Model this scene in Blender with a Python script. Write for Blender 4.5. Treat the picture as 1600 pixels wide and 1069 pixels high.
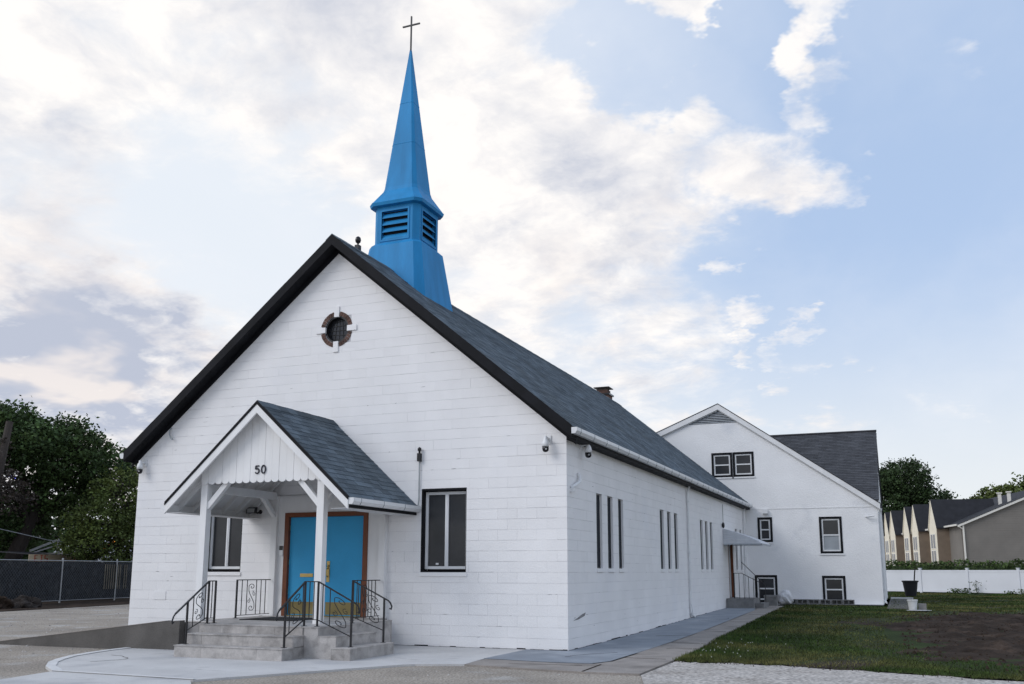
import bpy, bmesh, math, random
from mathutils import Vector, Matrix
from math import radians, sin, cos, pi, sqrt, atan2
random.seed(7)
R = random.Random(11)
for o in list(bpy.data.objects):
    bpy.data.objects.remove(o)
scene = bpy.context.scene
COL = scene.collection

# ------------------------------------------------------------------ camera
CAM_P = Vector((5.694, -16.672, 1.425))
YAW, PITCH, ROLL = 0.387356, 0.177342, 0.00115
cd = bpy.data.cameras.new('camera')
cam = bpy.data.objects.new('camera', cd)
COL.objects.link(cam)
_f = Vector((-sin(YAW) * cos(PITCH), cos(YAW) * cos(PITCH), sin(PITCH)))
_r = Vector((cos(YAW), sin(YAW), 0))
_u = _r.cross(_f)
_r2 = cos(ROLL) * _r + sin(ROLL) * _u
_u2 = -sin(ROLL) * _r + cos(ROLL) * _u
cam.matrix_world = Matrix(((_r2.x, _u2.x, -_f.x, CAM_P.x), (_r2.y, _u2.y, -_f.y, CAM_P.y), (_r2.z, _u2.z, -_f.z, CAM_P.z), (0, 0, 0, 1)))
cd.sensor_width = 36
cd.lens = 36 * 1470.0 / 1600
cd.shift_y = (628.9 - 534.5) / 1600
cd.clip_start = 0.1
cd.clip_end = 3000
scene.camera = cam

# ------------------------------------------------------------------ light
scene.view_settings.view_transform = 'Standard'
scene.view_settings.look = 'None'
scene.view_settings.gamma = 1
scene.view_settings.exposure = 0.31
scene.view_settings.use_curve_mapping = False
SUN_DIR = Vector((-0.62, -0.62, 0.62)).normalized()
SUN_EL = math.asin(SUN_DIR.z)
SUN_AZ = atan2(SUN_DIR.x, SUN_DIR.y)
sd = bpy.data.lights.new('sun', 'SUN')
sd.energy = 1.1
sd.angle = radians(32)
sd.color = (1.0, 0.975, 0.955)
sun = bpy.data.objects.new('sun', sd)
COL.objects.link(sun)
sun.rotation_euler = (-SUN_DIR).to_track_quat('-Z', 'Y').to_euler()

world = bpy.data.worlds.new('World')
scene.world = world
world.use_nodes = True
wt = world.node_tree
wt.nodes.clear()


def wn(t, **kw):
    n = wt.nodes.new(t)
    for k, v in kw.items():
        setattr(n, k, v)
    return n


def wl(a, b):
    wt.links.new(a, b)


def wmath(op, a, b=None, c=None, clamp=False):
    n = wn('ShaderNodeMath', operation=op, use_clamp=clamp)
    for i, v in enumerate((a, b, c)):
        if v is None:
            continue
        if isinstance(v, (int, float)):
            n.inputs[i].default_value = v
        else:
            wl(v, n.inputs[i])
    return n.outputs[0]


def wvec(op, a, b=None):
    n = wn('ShaderNodeVectorMath', operation=op)
    for i, v in enumerate((a, b)):
        if v is None:
            continue
        if isinstance(v, (tuple, list, Vector)):
            n.inputs[i].default_value = v
        else:
            wl(v, n.inputs[i])
    return n


def wsmooth(v, a, b, lo=0.0, hi=1.0):
    n = wn('ShaderNodeMapRange', interpolation_type='SMOOTHSTEP')
    wl(v, n.inputs['Value'])
    n.inputs['From Min'].default_value = a
    n.inputs['From Max'].default_value = b
    n.inputs['To Min'].default_value = lo
    n.inputs['To Max'].default_value = hi
    return n.outputs[0]


def wmix(f, a, b):
    n = wn('ShaderNodeMix', data_type='RGBA')
    if isinstance(f, float):
        n.inputs[0].default_value = f
    else:
        wl(f, n.inputs[0])
    for i, v in ((6, a), (7, b)):
        if isinstance(v, tuple):
            n.inputs[i].default_value = v + (1,)
        else:
            wl(v, n.inputs[i])
    return n.outputs[2]


def sky_dir(az, el):
    """az: degrees left of +Y, el: degrees above the horizon"""
    a, e = radians(az), radians(el)
    return (-sin(a) * cos(e), cos(a) * cos(e), sin(e))


WS = 0.1
sky = wn('ShaderNodeTexSky', sky_type='NISHITA')
sky.sun_disc = False
sky.sun_elevation = SUN_EL
sky.sun_rotation = SUN_AZ
sky.altitude = 0
sky.air_density = 1.0
sky.dust_density = 0.6
sky.ozone_density = 1.0
tc = wn('ShaderNodeTexCoord')
D = wvec('NORMALIZE', tc.outputs['Generated']).outputs[0]
sep = wn('ShaderNodeSeparateXYZ')
wl(D, sep.inputs[0])
zc = wmath('MAXIMUM', sep.outputs[2], 0.0)
zden = wmath('ADD', zc, 0.22)
comb = wn('ShaderNodeCombineXYZ')
wl(wmath('DIVIDE', sep.outputs[0], zden), comb.inputs[0])
wl(wmath('DIVIDE', sep.outputs[1], zden), comb.inputs[1])
PL = comb.outputs[0]


def wnoise(vec, scale, detail=6.0, rough=0.55, dist=0.0, off=(0, 0, 0), stretch=(1, 1, 1)):
    m = wn('ShaderNodeMapping')
    wl(vec, m.inputs[0])
    m.inputs['Location'].default_value = off
    m.inputs['Scale'].default_value = stretch
    n = wn('ShaderNodeTexNoise')
    wl(m.outputs[0], n.inputs['Vector'])
    n.inputs['Scale'].default_value = scale
    n.inputs['Detail'].default_value = detail
    n.inputs['Roughness'].default_value = rough
    n.inputs['Distortion'].default_value = dist
    return n.outputs[0]


dwn = wn('ShaderNodeTexNoise')
wl(PL, dwn.inputs['Vector'])
dwn.inputs['Scale'].default_value = 5.5
dwn.inputs['Detail'].default_value = 5.0
dwn.inputs['Roughness'].default_value = 0.62
dws = wvec('SCALE', wvec('SUBTRACT', dwn.outputs['Color'], (.5, .5, .5)).outputs[0])
dws.inputs['Scale'].default_value = 0.17
DW = wvec('NORMALIZE', wvec('ADD', D, dws.outputs[0]).outputs[0]).outputs[0]


def blob_sum(blobs, start=0.0):
    acc = None
    for az, el, rad, w in blobs:
        dt = wvec('DOT_PRODUCT', DW, sky_dir(az, el)).outputs['Value']
        s = wsmooth(dt, cos(radians(rad)), 1.0, 0.0, w)
        acc = s if acc is None else wmath('ADD', acc, s)
    return acc if not start else wmath('ADD', acc, start)


# cloud masses (degrees left of +Y, elevation, radius, weight): a broken bank to the left, clearing to the right
COVER = [(46, 28, 30, .18), (26, 27, 15, .20), (17, 24, 9, .22), (9.5, 25.0, 6.5, .42), (5.0, 23.0, 5.0, .46), (22, 17, 13, .14), (46, 11.5, 12, .16), (12, 11.5, 7, .22), (12, 16.5, 6, .14),
         (-7, 20, 24, -.46), (-3, 26, 13, -.22), (0, 9, 9, -.10), (16, 8, 8, -.14), (40, 6, 14, -.08), (14.5, 31, 4.5, -.62), (7.2, 30.2, 3.6, -.50), (19.5, 31.5, 2.5, -.20),
         (11.3, 33.5, 3.4, 1.0), (2.2, 31.5, 3.4, .80), (2.8, 27.5, 3.0, .60), (3.4, 21.5, 3.2, .34), (47, 10, 9, .34), (40, 19.5, 9, -.24), (33, 16, 7, -.14), (34, 23, 4, -.10),
         (7.4, 15.2, 1.9, .36), (5.2, 11.9, 1.9, .44), (1.6, 12.8, 2.2, .46), (8.4, 18.3, 1.3, .36), (4.7, 14.1, 1.1, .38), (7.7, 12.7, 1.1, .32), (-2.3, 9.5, 3.0, .30), (3.3, 7, 4, .24), (-4.5, 27.5, 2.2, .44), (-0.5, 22.5, 3.0, .36)]
GREY = [(47.5, 10.5, 10, 1.15), (53, 27, 6.5, .50), (49.4, 21.5, 4.5, .70), (18, 20.5, 7, .50), (14, 15, 6, .55), (38, 33, 9, .60), (9, 21.5, 5, .34)]
wob = wn('ShaderNodeTexNoise')
wl(PL, wob.inputs['Vector'])
wob.inputs['Scale'].default_value = 3.2
wob.inputs['Detail'].default_value = 4.0
wv = wvec('SCALE', wvec('SUBTRACT', wob.outputs['Color'], (.5, .5, .5)).outputs[0])
wv.inputs['Scale'].default_value = 0.16
PW = wvec('ADD', PL, wv.outputs[0]).outputs[0]


def cloud_noise(vec):
    a = wnoise(vec, 2.2, 8.0, 0.60, 0.0, (3.1, 1.7, 0))
    b = wnoise(vec, 8.5, 6.0, 0.62, 0.0, (7.3, 2.2, 0.4))
    return wmath('MULTIPLY_ADD', wmath('SUBTRACT', b, 0.5), 0.50, wmath('MULTIPLY', wmath('SUBTRACT', a, 0.5), 1.35))


cn = cloud_noise(PW)
cn2 = cloud_noise(wvec('ADD', PW, (-0.050, -0.020, 0)).outputs[0])
cover = blob_sum(COVER, -0.02)
dens = wmath('ADD', cn, cover)
alpha = wsmooth(dens, -0.13, 0.34)
thick = wsmooth(dens, 0.05, 0.55)
relief = wmath('MULTIPLY', wmath('SUBTRACT', cn2, cn), 2.6)          # towards the light: bright, away: grey
n3 = wnoise(PW, 1.9, 7.0, 0.58, 0.0, (1.2, 8.1, 2.0))
gmask = blob_sum(GREY, 0.06)
n4 = wnoise(PW, 5.2, 6.0, 0.6, 0.0, (5.5, 2.4, 3.0))
n34 = wmath('MULTIPLY_ADD', n4, 0.45, wmath('MULTIPLY', n3, 0.55))
gsh = wmath('MULTIPLY', wsmooth(n34, 0.38, 0.58), gmask)
gsh = wmath('ADD', wmath('MULTIPLY', gsh, wmath('MULTIPLY_ADD', thick, 0.6, 0.4)), wmath('MULTIPLY_ADD', relief, 0.7, 0.10), clamp=True)
lit = (8.5, 8.2, 7.95)
shade = (4.1, 4.45, 5.4)
ccol = wmix(gsh, lit, shade)
warm = wsmooth(wnoise(PW, 3.1, 4.0, 0.5, 0.0, (4.4, 0.3, 5.0)), 0.48, 0.64, 0.0, 0.85)
ccol = wmix(wmath('MULTIPLY', warm, wsmooth(sep.outputs[2], 0.50, 0.05)), ccol, (8.6, 7.75, 7.1))
hz = wsmooth(sep.outputs[2], 0.34, 0.02, 0.0, 0.88)
base = wvec('MULTIPLY', sky.outputs[0], (1.6, 1.35, 1.3)).outputs[0]
base = wmix(0.84, base, (3.75, 4.95, 6.95))
base = wmix(hz, base, (7.1, 7.3, 7.3))
glow = blob_sum([(46, 16, 42, 1.0)])
base = wmix(glow, base, (6.6, 7.05, 7.65))
veil = wmath('MULTIPLY', wsmooth(wnoise(PW, 1.1, 6.0, 0.6, 0.0, (9.2, 4.4, 1.0), (1, .45, 1)), 0.45, 0.72), 0.28)
base = wmix(veil, base, (7.7, 7.8, 8.1))
col = wmix(wmath('MULTIPLY', alpha, 0.95), base, ccol)
bg = wn('ShaderNodeBackground')
bg.inputs[1].default_value = WS
wl(col, bg.inputs[0])
world.cycles.sampling_method = 'MANUAL'
world.cycles.sample_map_resolution = 256
wo = wn('ShaderNodeOutputWorld')
wl(bg.outputs[0], wo.inputs[0])


# ------------------------------------------------------------------ materials
def srgb(r, g, b):
    f = lambda c: c / 12.92 if c <= .04045 else ((c + .055) / 1.055) ** 2.4
    return tuple(f(v / 255.0) for v in (r, g, b))


def material(name, col, rough=0.7, var=0.0, vscale=3.0, col2=None, c2scale=1.0, c2range=(0.45, 0.65), bump=0.0, bscale=60.0,
             island=0.0, objrand=0.0, metal=0.0, spec=0.4, emit=None, fine=0.0, fscale=80.0, stretch=None, col3=None, c3scale=1, c3range=(.5, .7)):
    m = bpy.data.materials.new(name)
    m.use_nodes = True
    t = m.node_tree
    b = t.nodes['Principled BSDF']
    N = t.nodes.new
    b.inputs['Roughness'].default_value = rough
    b.inputs['Metallic'].default_value = metal
    b.inputs['Specular IOR Level'].default_value = spec
    geo = N('ShaderNodeNewGeometry')
    pos = geo.outputs['Position']
    if stretch:
        mp = N('ShaderNodeMapping')
        t.links.new(pos, mp.inputs[0])
        mp.inputs['Scale'].default_value = stretch
        pos = mp.outputs[0]

    def noise(scale, detail=4.0):
        n = N('ShaderNodeTexNoise')
        n.inputs['Scale'].default_value = scale
        n.inputs['Detail'].default_value = detail
        t.links.new(pos, n.inputs['Vector'])
        return n.outputs[0]

    def rng(sock, a, c, lo, hi):
        n = N('ShaderNodeMapRange')
        t.links.new(sock, n.inputs[0])
        for i, v in enumerate((a, c, lo, hi)):
            n.inputs[1 + i].default_value = v
        return n.outputs[0]

    def mix(f, A, B, mode='MIX'):
        n = N('ShaderNodeMix')
        n.data_type = 'RGBA'
        n.blend_type = mode
        if isinstance(f, float):
            n.inputs[0].default_value = f
        else:
            t.links.new(f, n.inputs[0])
        for i, v in ((6, A), (7, B)):
            if isinstance(v, tuple):
                n.inputs[i].default_value = v[:3] + (1,)
            else:
                t.links.new(v, n.inputs[i])
        return n.outputs[2]

    def grey(sock):
        n = N('ShaderNodeCombineColor')
        for i in range(3):
            t.links.new(sock, n.inputs[i])
        return n.outputs[0]
    c = tuple(col)
    dyn = False
    if col2:
        c = mix(rng(noise(c2scale, 6), c2range[0], c2range[1], 0, 1), c, tuple(col2))
    if col3:
        c = mix(rng(noise(c3scale, 6), c3range[0], c3range[1], 0, 1), c, tuple(col3))
    if var:
        c = mix(1.0, c, grey(rng(noise(vscale), 0.3, 0.7, 1 - var, 1 + var)), 'MULTIPLY')
    if fine:
        c = mix(1.0, c, grey(rng(noise(fscale, 3), 0.3, 0.7, 1 - fine, 1 + fine)), 'MULTIPLY')
    if island:
        c = mix(1.0, c, grey(rng(geo.outputs['Random Per Island'], 0, 1, 1 - island, 1 + island)), 'MULTIPLY')
    if objrand:
        oi = N('ShaderNodeObjectInfo')
        c = mix(1.0, c, grey(rng(oi.outputs['Random'], 0, 1, 1 - objrand, 1 + objrand)), 'MULTIPLY')
    if isinstance(c, tuple):
        b.inputs['Base Color'].default_value = c[:3] + (1,)
    else:
        t.links.new(c, b.inputs['Base Color'])
    if bump:
        bp = N('ShaderNodeBump')
        bp.inputs['Strength'].default_value = bump
        bp.inputs['Distance'].default_value = 0.02
        t.links.new(noise(bscale, 5), bp.inputs['Height'])
        t.links.new(bp.outputs[0], b.inputs['Normal'])
    if emit:
        b.inputs['Emission Color'].default_value = tuple(emit[:3]) + (1,)
        b.inputs['Emission Strength'].default_value = emit[3]
    return m


M = {}
M['block'] = material('painted_block', (.84, .835, .84), .62, var=.035, vscale=1.1, bump=.35, bscale=45, objrand=.018, island=.018, fine=.02, fscale=60,
                      col2=(.75, .755, .78), c2scale=.55, c2range=(.58, .80))
M['mortar'] = material('painted_mortar', (.60, .60, .62), .8, var=.12, vscale=6)
M['annex'] = material('painted_brick_annex', (.85, .85, .855), .65, var=.05, vscale=.9, bump=.5, bscale=22, col2=(.62, .64, .68), c2scale=.7, c2range=(.60, .82), fine=.03, fscale=30)
M['white'] = material('white_painted_wood', (.78, .78, .78), .5, var=.05, vscale=4, bump=.12, bscale=50, stretch=(1, 1, .3))
M['white_dull'] = material('white_painted_underside', (.70, .70, .70), .6, var=.07, vscale=3)
M['gutter'] = material('gutter_white_metal', (.74, .75, .76), .35, var=.05, vscale=5, spec=.5)
M['black'] = material('black_painted_board', (.007, .0075, .010), .7, spec=.2, var=.4, vscale=2.5, bump=.2, bscale=40)
M['shingle'] = material('slate_green_shingle', (.098, .125, .150), .88, spec=.2, var=.22, vscale=1.6, island=.30, objrand=.26, fine=.35, fscale=170, bump=.4, bscale=120,
                        col2=(.074, .090, .102), c2scale=.8, c2range=(.5, .7))
M['shingle2'] = material('grey_shingle', (.069, .072, .080), .9, spec=.2, var=.15, vscale=2, island=.17, fine=.3, fscale=120, bump=.4, bscale=90)
M['shingle3'] = material('charcoal_shingle', (.022, .023, .028), .9, var=.2, vscale=2, island=.3)
M['steeple'] = material('blue_steeple_paint', (.020, .232, .51), .55, spec=.22, var=.13, vscale=2.2, stretch=(1.6, 1.6, .22), bump=.08, bscale=18, fine=.03, fscale=30)
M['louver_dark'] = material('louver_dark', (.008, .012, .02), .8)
M['door'] = material('blue_door_paint', (.046, .36, .66), .5, spec=.25, var=.05, vscale=2, bump=.06, bscale=30, fine=.04, fscale=50)
M['doorframe'] = material('brown_door_frame', srgb(112, 62, 36), .5, var=.12, vscale=5)
M['brass'] = material('brass', (.50, .37, .15), .3, metal=1.0, var=.1, vscale=8)
M['kick'] = material('brass_kick_plate', (.27, .225, .11), .3, metal=1.0, var=.2, vscale=3)
M['iron'] = material('black_iron', (.012, .012, .014), .45, var=.3, vscale=8)
M['glass'] = material('dark_window_glass', (.022, .024, .028), .12, spec=.5, var=.25, vscale=1.3)
M['screen'] = material('dark_window_screen', (.034, .036, .040), .22, spec=.4, var=.2, vscale=2)
M['curtain_glass'] = material('pale_blind_glass', (.30, .33, .36), .15, spec=.5, var=.15, vscale=2)
M['frame'] = material('white_vinyl_frame', (.76, .77, .78), .4, var=.04, vscale=4)
M['framegrey'] = material('grey_sash', (.40, .43, .46), .5, var=.08, vscale=5)
M['tile'] = material('marble_step_tile', (.40, .38, .365), .5, var=.18, vscale=5, objrand=.15, col2=(.28, .265, .255), c2scale=6, c2range=(.5, .68), fine=.10, fscale=55)
M['grout'] = material('tile_grout', (.26, .25, .245), .85, var=.15, vscale=8)
M['asphalt'] = material('ramp_concrete_dark', (.105, .098, .091), .9, var=.22, vscale=2.2, bump=.3, bscale=40, col2=(.17, .165, .16), c2scale=1.4, c2range=(.62, .75), fine=.15, fscale=50)
M['conc'] = material('new_concrete', (.53, .525, .52), .85, spec=.25, col3=(.36, .355, .35), c3scale=2.6, c3range=(.60, .78), var=.09, vscale=1.3, bump=.25, bscale=70, fine=.10, fscale=70, col2=(.37, .375, .39), c2scale=.9, c2range=(.55, .75))
M['concedge'] = material('concrete_edge', (.62, .62, .62), .8, var=.1, vscale=4, fine=.08, fscale=60)
M['concblue'] = material('grey_blue_concrete', (.225, .25, .285), .8, var=.14, vscale=1.5, bump=.2, bscale=60, fine=.10, fscale=60, col2=(.30, .325, .36), c2scale=.8, c2range=(.5, .7))
M['walk'] = material('old_brown_concrete', (.27, .245, .225), .9, var=.18, vscale=2, bump=.35, bscale=60, fine=.16, fscale=60, col2=(.19, .17, .155), c2scale=1.1, c2range=(.56, .72))
M['gravel'] = material('gravel_lot', (.335, .298, .255), .95, spec=.15, var=.2, vscale=.7, bump=1.0, bscale=30, fine=.45, fscale=30, col2=(.22, .195, .17), c2scale=.35, c2range=(.48, .68),
                       col3=(.40, .385, .365), c3scale=.9, c3range=(.56, .72))
M['gravel2'] = material('pale_crushed_stone', (.47, .44, .41), .95, spec=.15, var=.2, vscale=.9, bump=1.0, bscale=24, fine=.5, fscale=20, col2=(.30, .275, .25), c2scale=.9, c2range=(.46, .66))
M['soil'] = material('bare_soil', (.034, .024, .018), .97, var=.35, vscale=1.2, bump=1.0, bscale=14, fine=.3, fscale=25, spec=.1, col2=(.068, .048, .036), c2scale=1.6, c2range=(.5, .7))
M['turf'] = material('turf', (.026, .040, .012), .95, var=.35, vscale=.8, bump=.8, bscale=20, fine=.3, fscale=30, spec=.1, col2=(.042, .045, .020), c2scale=.45, c2range=(.5, .7),
                     col3=(.045, .034, .026), c3scale=.30, c3range=(.56, .68))
M['grass'] = material('grass_blades', (.044, .076, .018), .85, spec=.15, var=.4, vscale=.7, island=.45, col2=(.108, .104, .038), c2scale=.35, c2range=(.42, .62))
M['brick'] = material('red_brown_brick', (.115, .066, .052), .85, var=.3, vscale=8, objrand=.3, bump=.3, bscale=60)
M['vinyl'] = material('white_vinyl_fence', (.72, .735, .77), .45, var=.04, vscale=1)
M['hedge'] = material('hedge_leaf', (.045, .075, .016), .8, var=.3, vscale=.6, island=.45)
M['leaf_dark'] = material('maple_leaf', (.042, .078, .020), .75, var=.35, vscale=.5, island=.5, col2=(.05, .085, .02), c2scale=.35, c2range=(.5, .65))
M['leaf_light'] = material('locust_leaf', (.080, .110, .024), .75, var=.35, vscale=.6, island=.45, col2=(.095, .120, .024), c2scale=.5, c2range=(.5, .66))
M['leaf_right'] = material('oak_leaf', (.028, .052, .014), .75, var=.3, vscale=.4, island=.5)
M['leaf_dead'] = material('dry_vine_leaf', (.060, .048, .040), .9, var=.4, vscale=.8, island=.5)
M['bark'] = material('bark', (.035, .028, .024), .95, var=.3, vscale=2, bump=.6, bscale=12, stretch=(1, 1, .25))
M['polewood'] = material('grey_pole_wood', (.050, .042, .037), .95, var=.3, vscale=3, bump=.5, bscale=20, stretch=(1, 1, .2))
M['galv'] = material('galvanised_steel', (.38, .39, .40), .45, metal=.5, var=.1, vscale=5)
M['mesh'] = material('chain_link_privacy_mesh', (.020, .023, .028), .9, var=.5, vscale=5, fine=.4, fscale=12, col2=(.045, .047, .05), c2scale=2.2, c2range=(.5, .7))
M['slatwood'] = material('pale_weathered_slat', (.17, .15, .115), .9, var=.25, vscale=3, objrand=.2)
M['wire'] = material('dull_fence_wire', (.10, .105, .11), .6)
M['chip'] = material('bare_chip', (.34, .34, .345), .9, var=.2, vscale=9)
M['cream'] = material('cream_siding', (.80, .74, .60), .7, var=.05, vscale=2)
M['tan'] = material('taupe_siding', (.20, .185, .165), .8, var=.08, vscale=1)
M['bronze'] = material('dark_tan_siding', (.20, .155, .115), .8, var=.1, vscale=2)
M['camwhite'] = material('camera_white_plastic', (.74, .75, .76), .35)
M['camblack'] = material('camera_black_dome', (.01, .01, .012), .12)
M['conduit'] = material('grey_conduit', (.33, .36, .38), .5, metal=.3)
M['lens'] = material('lamp_lens', (.45, .46, .46), .2)
M['bucket'] = material('white_plastic_bucket', (.68, .68, .66), .5, var=.1, vscale=6)
M['binblack'] = material('black_plastic_bin', (.015, .016, .020), .5)
M['bag'] = material('white_plastic_bag', (.62, .62, .64), .4, var=.1, vscale=6)
M['greyblock'] = material('grey_concrete_block', (.22, .22, .22), .9, var=.2, vscale=6, objrand=.15, bump=.4, bscale=50)
M['alu'] = material('white_aluminium_awning', (.60, .62, .66), .45, var=.08, vscale=4)
M['number'] = material('black_house_number', (.015, .016, .03), .4)
M['mat'] = material('black_door_mat', (.012, .012, .012), .95)
M['rubber'] = material('black_hose', (.01, .012, .012), .5)
M['redletter'] = material('red_lettering', (.42, .05, .03), .6)
M['banner'] = material('cream_banner', (.62, .50, .34), .7)
M['canvas'] = material('white_canvas', (.60, .60, .62), .7)
M['orange_light'] = material('orange_lamp', (.9, .35, .05), .4, emit=(1.0, .36, .05, 1.6))
M['blue_light'] = material('blue_lamp', (.2, .2, .9), .4, emit=(.22, .22, 1.0, 1.5))
M['ridesteel'] = material('ride_steel', (.06, .06, .07), .5)
M['whitesteel'] = material('white_ride_steel', (.65, .66, .68), .5)
M['flower'] = material('clover_flower', (.38, .39, .34), .8)
M['lead'] = material('leaded_dark_glass', (.020, .022, .028), .2, var=.6, vscale=9, spec=.4)
M['houseglass'] = material('far_window_glass', (.05, .05, .06), .2, spec=.4)
M['trim'] = material('cream_trim', (.72, .70, .64), .6)

# ------------------------------------------------------------------ helpers
ORIGIN = {}


def link(o):
    COL.objects.link(o)
    return o


def thing(name, label, cat, loc, group=None, rotz=0.0):
    o = link(bpy.data.objects.new(name, None))
    o.empty_display_size = .2
    o.location = loc
    o.rotation_euler = (0, 0, rotz)
    o['label'] = label
    o['category'] = cat
    if group:
        o['group'] = group
    ORIGIN[o.name] = Vector(loc) if rotz == 0 else None
    return o


def tag(o, label, cat, group=None):
    o['label'] = label
    o['category'] = cat
    if group:
        o['group'] = group
    return o


class MB:
    def __init__(s):
        s.v = []
        s.f = []

    def add(s, vs, fs):
        n = len(s.v)
        s.v.extend(tuple(v) for v in vs)
        s.f.extend([n + i for i in f] for f in fs)
        return s

    def box(s, x0, x1, y0, y1, z0, z1):
        return s.add([(x0, y0, z0), (x1, y0, z0), (x1, y1, z0), (x0, y1, z0), (x0, y0, z1), (x1, y0, z1), (x1, y1, z1), (x0, y1, z1)],
                     [(0, 3, 2, 1), (4, 5, 6, 7), (0, 1, 5, 4), (1, 2, 6, 5), (2, 3, 7, 6), (3, 0, 4, 7)])

    def ext(s, poly, vec):
        """convex or simple polygon of 3-D points, extruded along vec"""
        n = len(poly)
        vec = Vector(vec)
        vs = [Vector(p) for p in poly] + [Vector(p) + vec for p in poly]
        fs = [list(range(n))[::-1], [n + i for i in range(n)]] + [(i, (i + 1) % n, n + (i + 1) % n, n + i) for i in range(n)]
        return s.add(vs, fs)

    def bar(s, a, b, w, h, up=(0, 0, 1)):
        a, b = Vector(a), Vector(b)
        d = (b - a).normalized()
        up = Vector(up)
        x = d.cross(up)
        if x.length < 1e-4:
            x = d.cross(Vector((0, 1, 0)))
        x.normalize()
        u = x.cross(d)
        x *= w / 2
        u *= h / 2
        return s.ext([a - x - u, a + x - u, a + x + u, a - x + u], b - a)

    def tube(s, pts, r, n=6, cap=True, radii=None):
        pts = [Vector(p) for p in pts]
        base = len(s.v)
        prev = None
        for i, p in enumerate(pts):
            d = (pts[min(i + 1, len(pts) - 1)] - pts[max(i - 1, 0)])
            d = d.normalized() if d.length > 1e-9 else Vector((0, 0, 1))
            if prev is None:
                x = d.cross(Vector((0, 0, 1)))
                if x.length < .05:
                    x = d.cross(Vector((0, 1, 0)))
            else:
                x = prev - d * prev.dot(d)
            x.normalize()
            prev = x
            y = d.cross(x)
            rr = radii[i] if radii else r
            for k in range(n):
                a = 2 * pi * k / n
                s.v.append(tuple(p + x * cos(a) * rr + y * sin(a) * rr))
        for i in range(len(pts) - 1):
            for k in range(n):
                k2 = (k + 1) % n
                s.f.append([base + i * n + k, base + i * n + k2, base + (i + 1) * n + k2, base + (i + 1) * n + k])
        if cap:
            s.f.append([base + k for k in range(n)][::-1])
            s.f.append([base + (len(pts) - 1) * n + k for k in range(n)])
        return s

    def lathe(s, c, prof, n=16, axis='z'):
        base = len(s.v)
        c = Vector(c)
        for r, h in prof:
            for k in range(n):
                a = 2 * pi * k / n
                q = Vector((r * cos(a), r * sin(a), h)) if axis == 'z' else (Vector((r * cos(a), h, r * sin(a))) if axis == 'y' else Vector((h, r * cos(a), r * sin(a))))
                s.v.append(tuple(c + q))
        m = len(prof)
        for i in range(m - 1):
            for k in range(n):
                k2 = (k + 1) % n
                s.f.append([base + i * n + k, base + i * n + k2, base + (i + 1) * n + k2, base + (i + 1) * n + k])
        s.f.append([base + k for k in range(n)][::-1])
        s.f.append([base + (m - 1) * n + k for k in range(n)])
        return s

    def quad(s, a, b, c, d):
        return s.add([a, b, c, d], [(0, 1, 2, 3)])

    def mesh(s, name, m, shift=(0, 0, 0), recalc=True, smooth=False):
        me = bpy.data.meshes.new(name)
        sx, sy, sz = shift
        me.from_pydata([(x - sx, y - sy, z - sz) for x, y, z in s.v], [], s.f)
        if recalc and len(s.v) < 60000:
            bm = bmesh.new()
            bm.from_mesh(me)
            bmesh.ops.recalc_face_normals(bm, faces=bm.faces)
            bm.to_mesh(me)
            bm.free()
        if smooth:
            me.polygons.foreach_set('use_smooth', [True] * len(me.polygons))
        me.materials.append(M[m] if isinstance(m, str) else m)
        me.update()
        return me

    def build(s, name, m, parent=None, recalc=True, smooth=False, kind=None, label=None, local=False):
        if local:
            org = Vector((0, 0, 0))
        else:
            xs, ys, zs = zip(*s.v)
            org = Vector(((min(xs) + max(xs)) / 2, (min(ys) + max(ys)) / 2, min(zs)))
        o = bpy.data.objects.new(name, s.mesh(name, m, org, recalc, smooth))
        link(o)
        ORIGIN[o.name] = org
        if parent:
            o.parent = parent
            o.location = org - (ORIGIN[parent.name] if not local else Vector((0, 0, 0)))
        else:
            o.location = org
        if kind:
            o['kind'] = kind
        if label:
            o['label'] = label
        return o


def place(name, me, org, parent):
    """an object that shares mesh data, at a world origin under parent"""
    o = link(bpy.data.objects.new(name, me))
    o.parent = parent
    o.location = Vector(org) - ORIGIN[parent.name]
    ORIGIN[o.name] = Vector(org)
    return o


def clip(poly, a, b, c):
    """keep the part of the 2-D polygon with a*x + b*y <= c"""
    out = []
    for i, p in enumerate(poly):
        q = poly[(i + 1) % len(poly)]
        dp, dq = a * p[0] + b * p[1] - c, a * q[0] + b * q[1] - c
        if dp <= 0:
            out.append(p)
        if (dp < 0 < dq) or (dq < 0 < dp):
            t = dp / (dp - dq)
            out.append((p[0] + (q[0] - p[0]) * t, p[1] + (q[1] - p[1]) * t))
    return out


def area(poly):
    return abs(sum(p[0] * q[1] - q[0] * p[1] for p, q in zip(poly, poly[1:] + poly[:1]))) / 2


def subtract(poly, hole):
    """convex poly minus convex hole (counter-clockwise) as a list of convex polygons"""
    out, rest = [], poly
    for i, p in enumerate(hole):
        q = hole[(i + 1) % len(hole)]
        nx, ny = q[1] - p[1], p[0] - q[0]
        c = nx * p[0] + ny * p[1]
        o = clip(rest, -nx, -ny, -c)
        if len(o) > 2 and area(o) > 1e-4:
            out.append(o)
        rest = clip(rest, nx, ny, c)
        if len(rest) < 3:
            break
    if len(rest) < 3 or area(rest) < 1e-5:
        return [poly]
    return out


def rect(x0, x1, z0, z1):
    return [(x0, z0), (x1, z0), (x1, z1), (x0, z1)]


def ground_z(x, y):
    if x < -1.0:
        return 0.0
    t = min(1, max(0, y / 20.0))
    return 0.19 * t * t * (3 - 2 * t)


def project(p):
    v = Vector(p) - CAM_P
    w = v.dot(_f)
    return 800 + 1470 * v.dot(_r2) / w, 628.9 - 1470 * v.dot(_u2) / w


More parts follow.
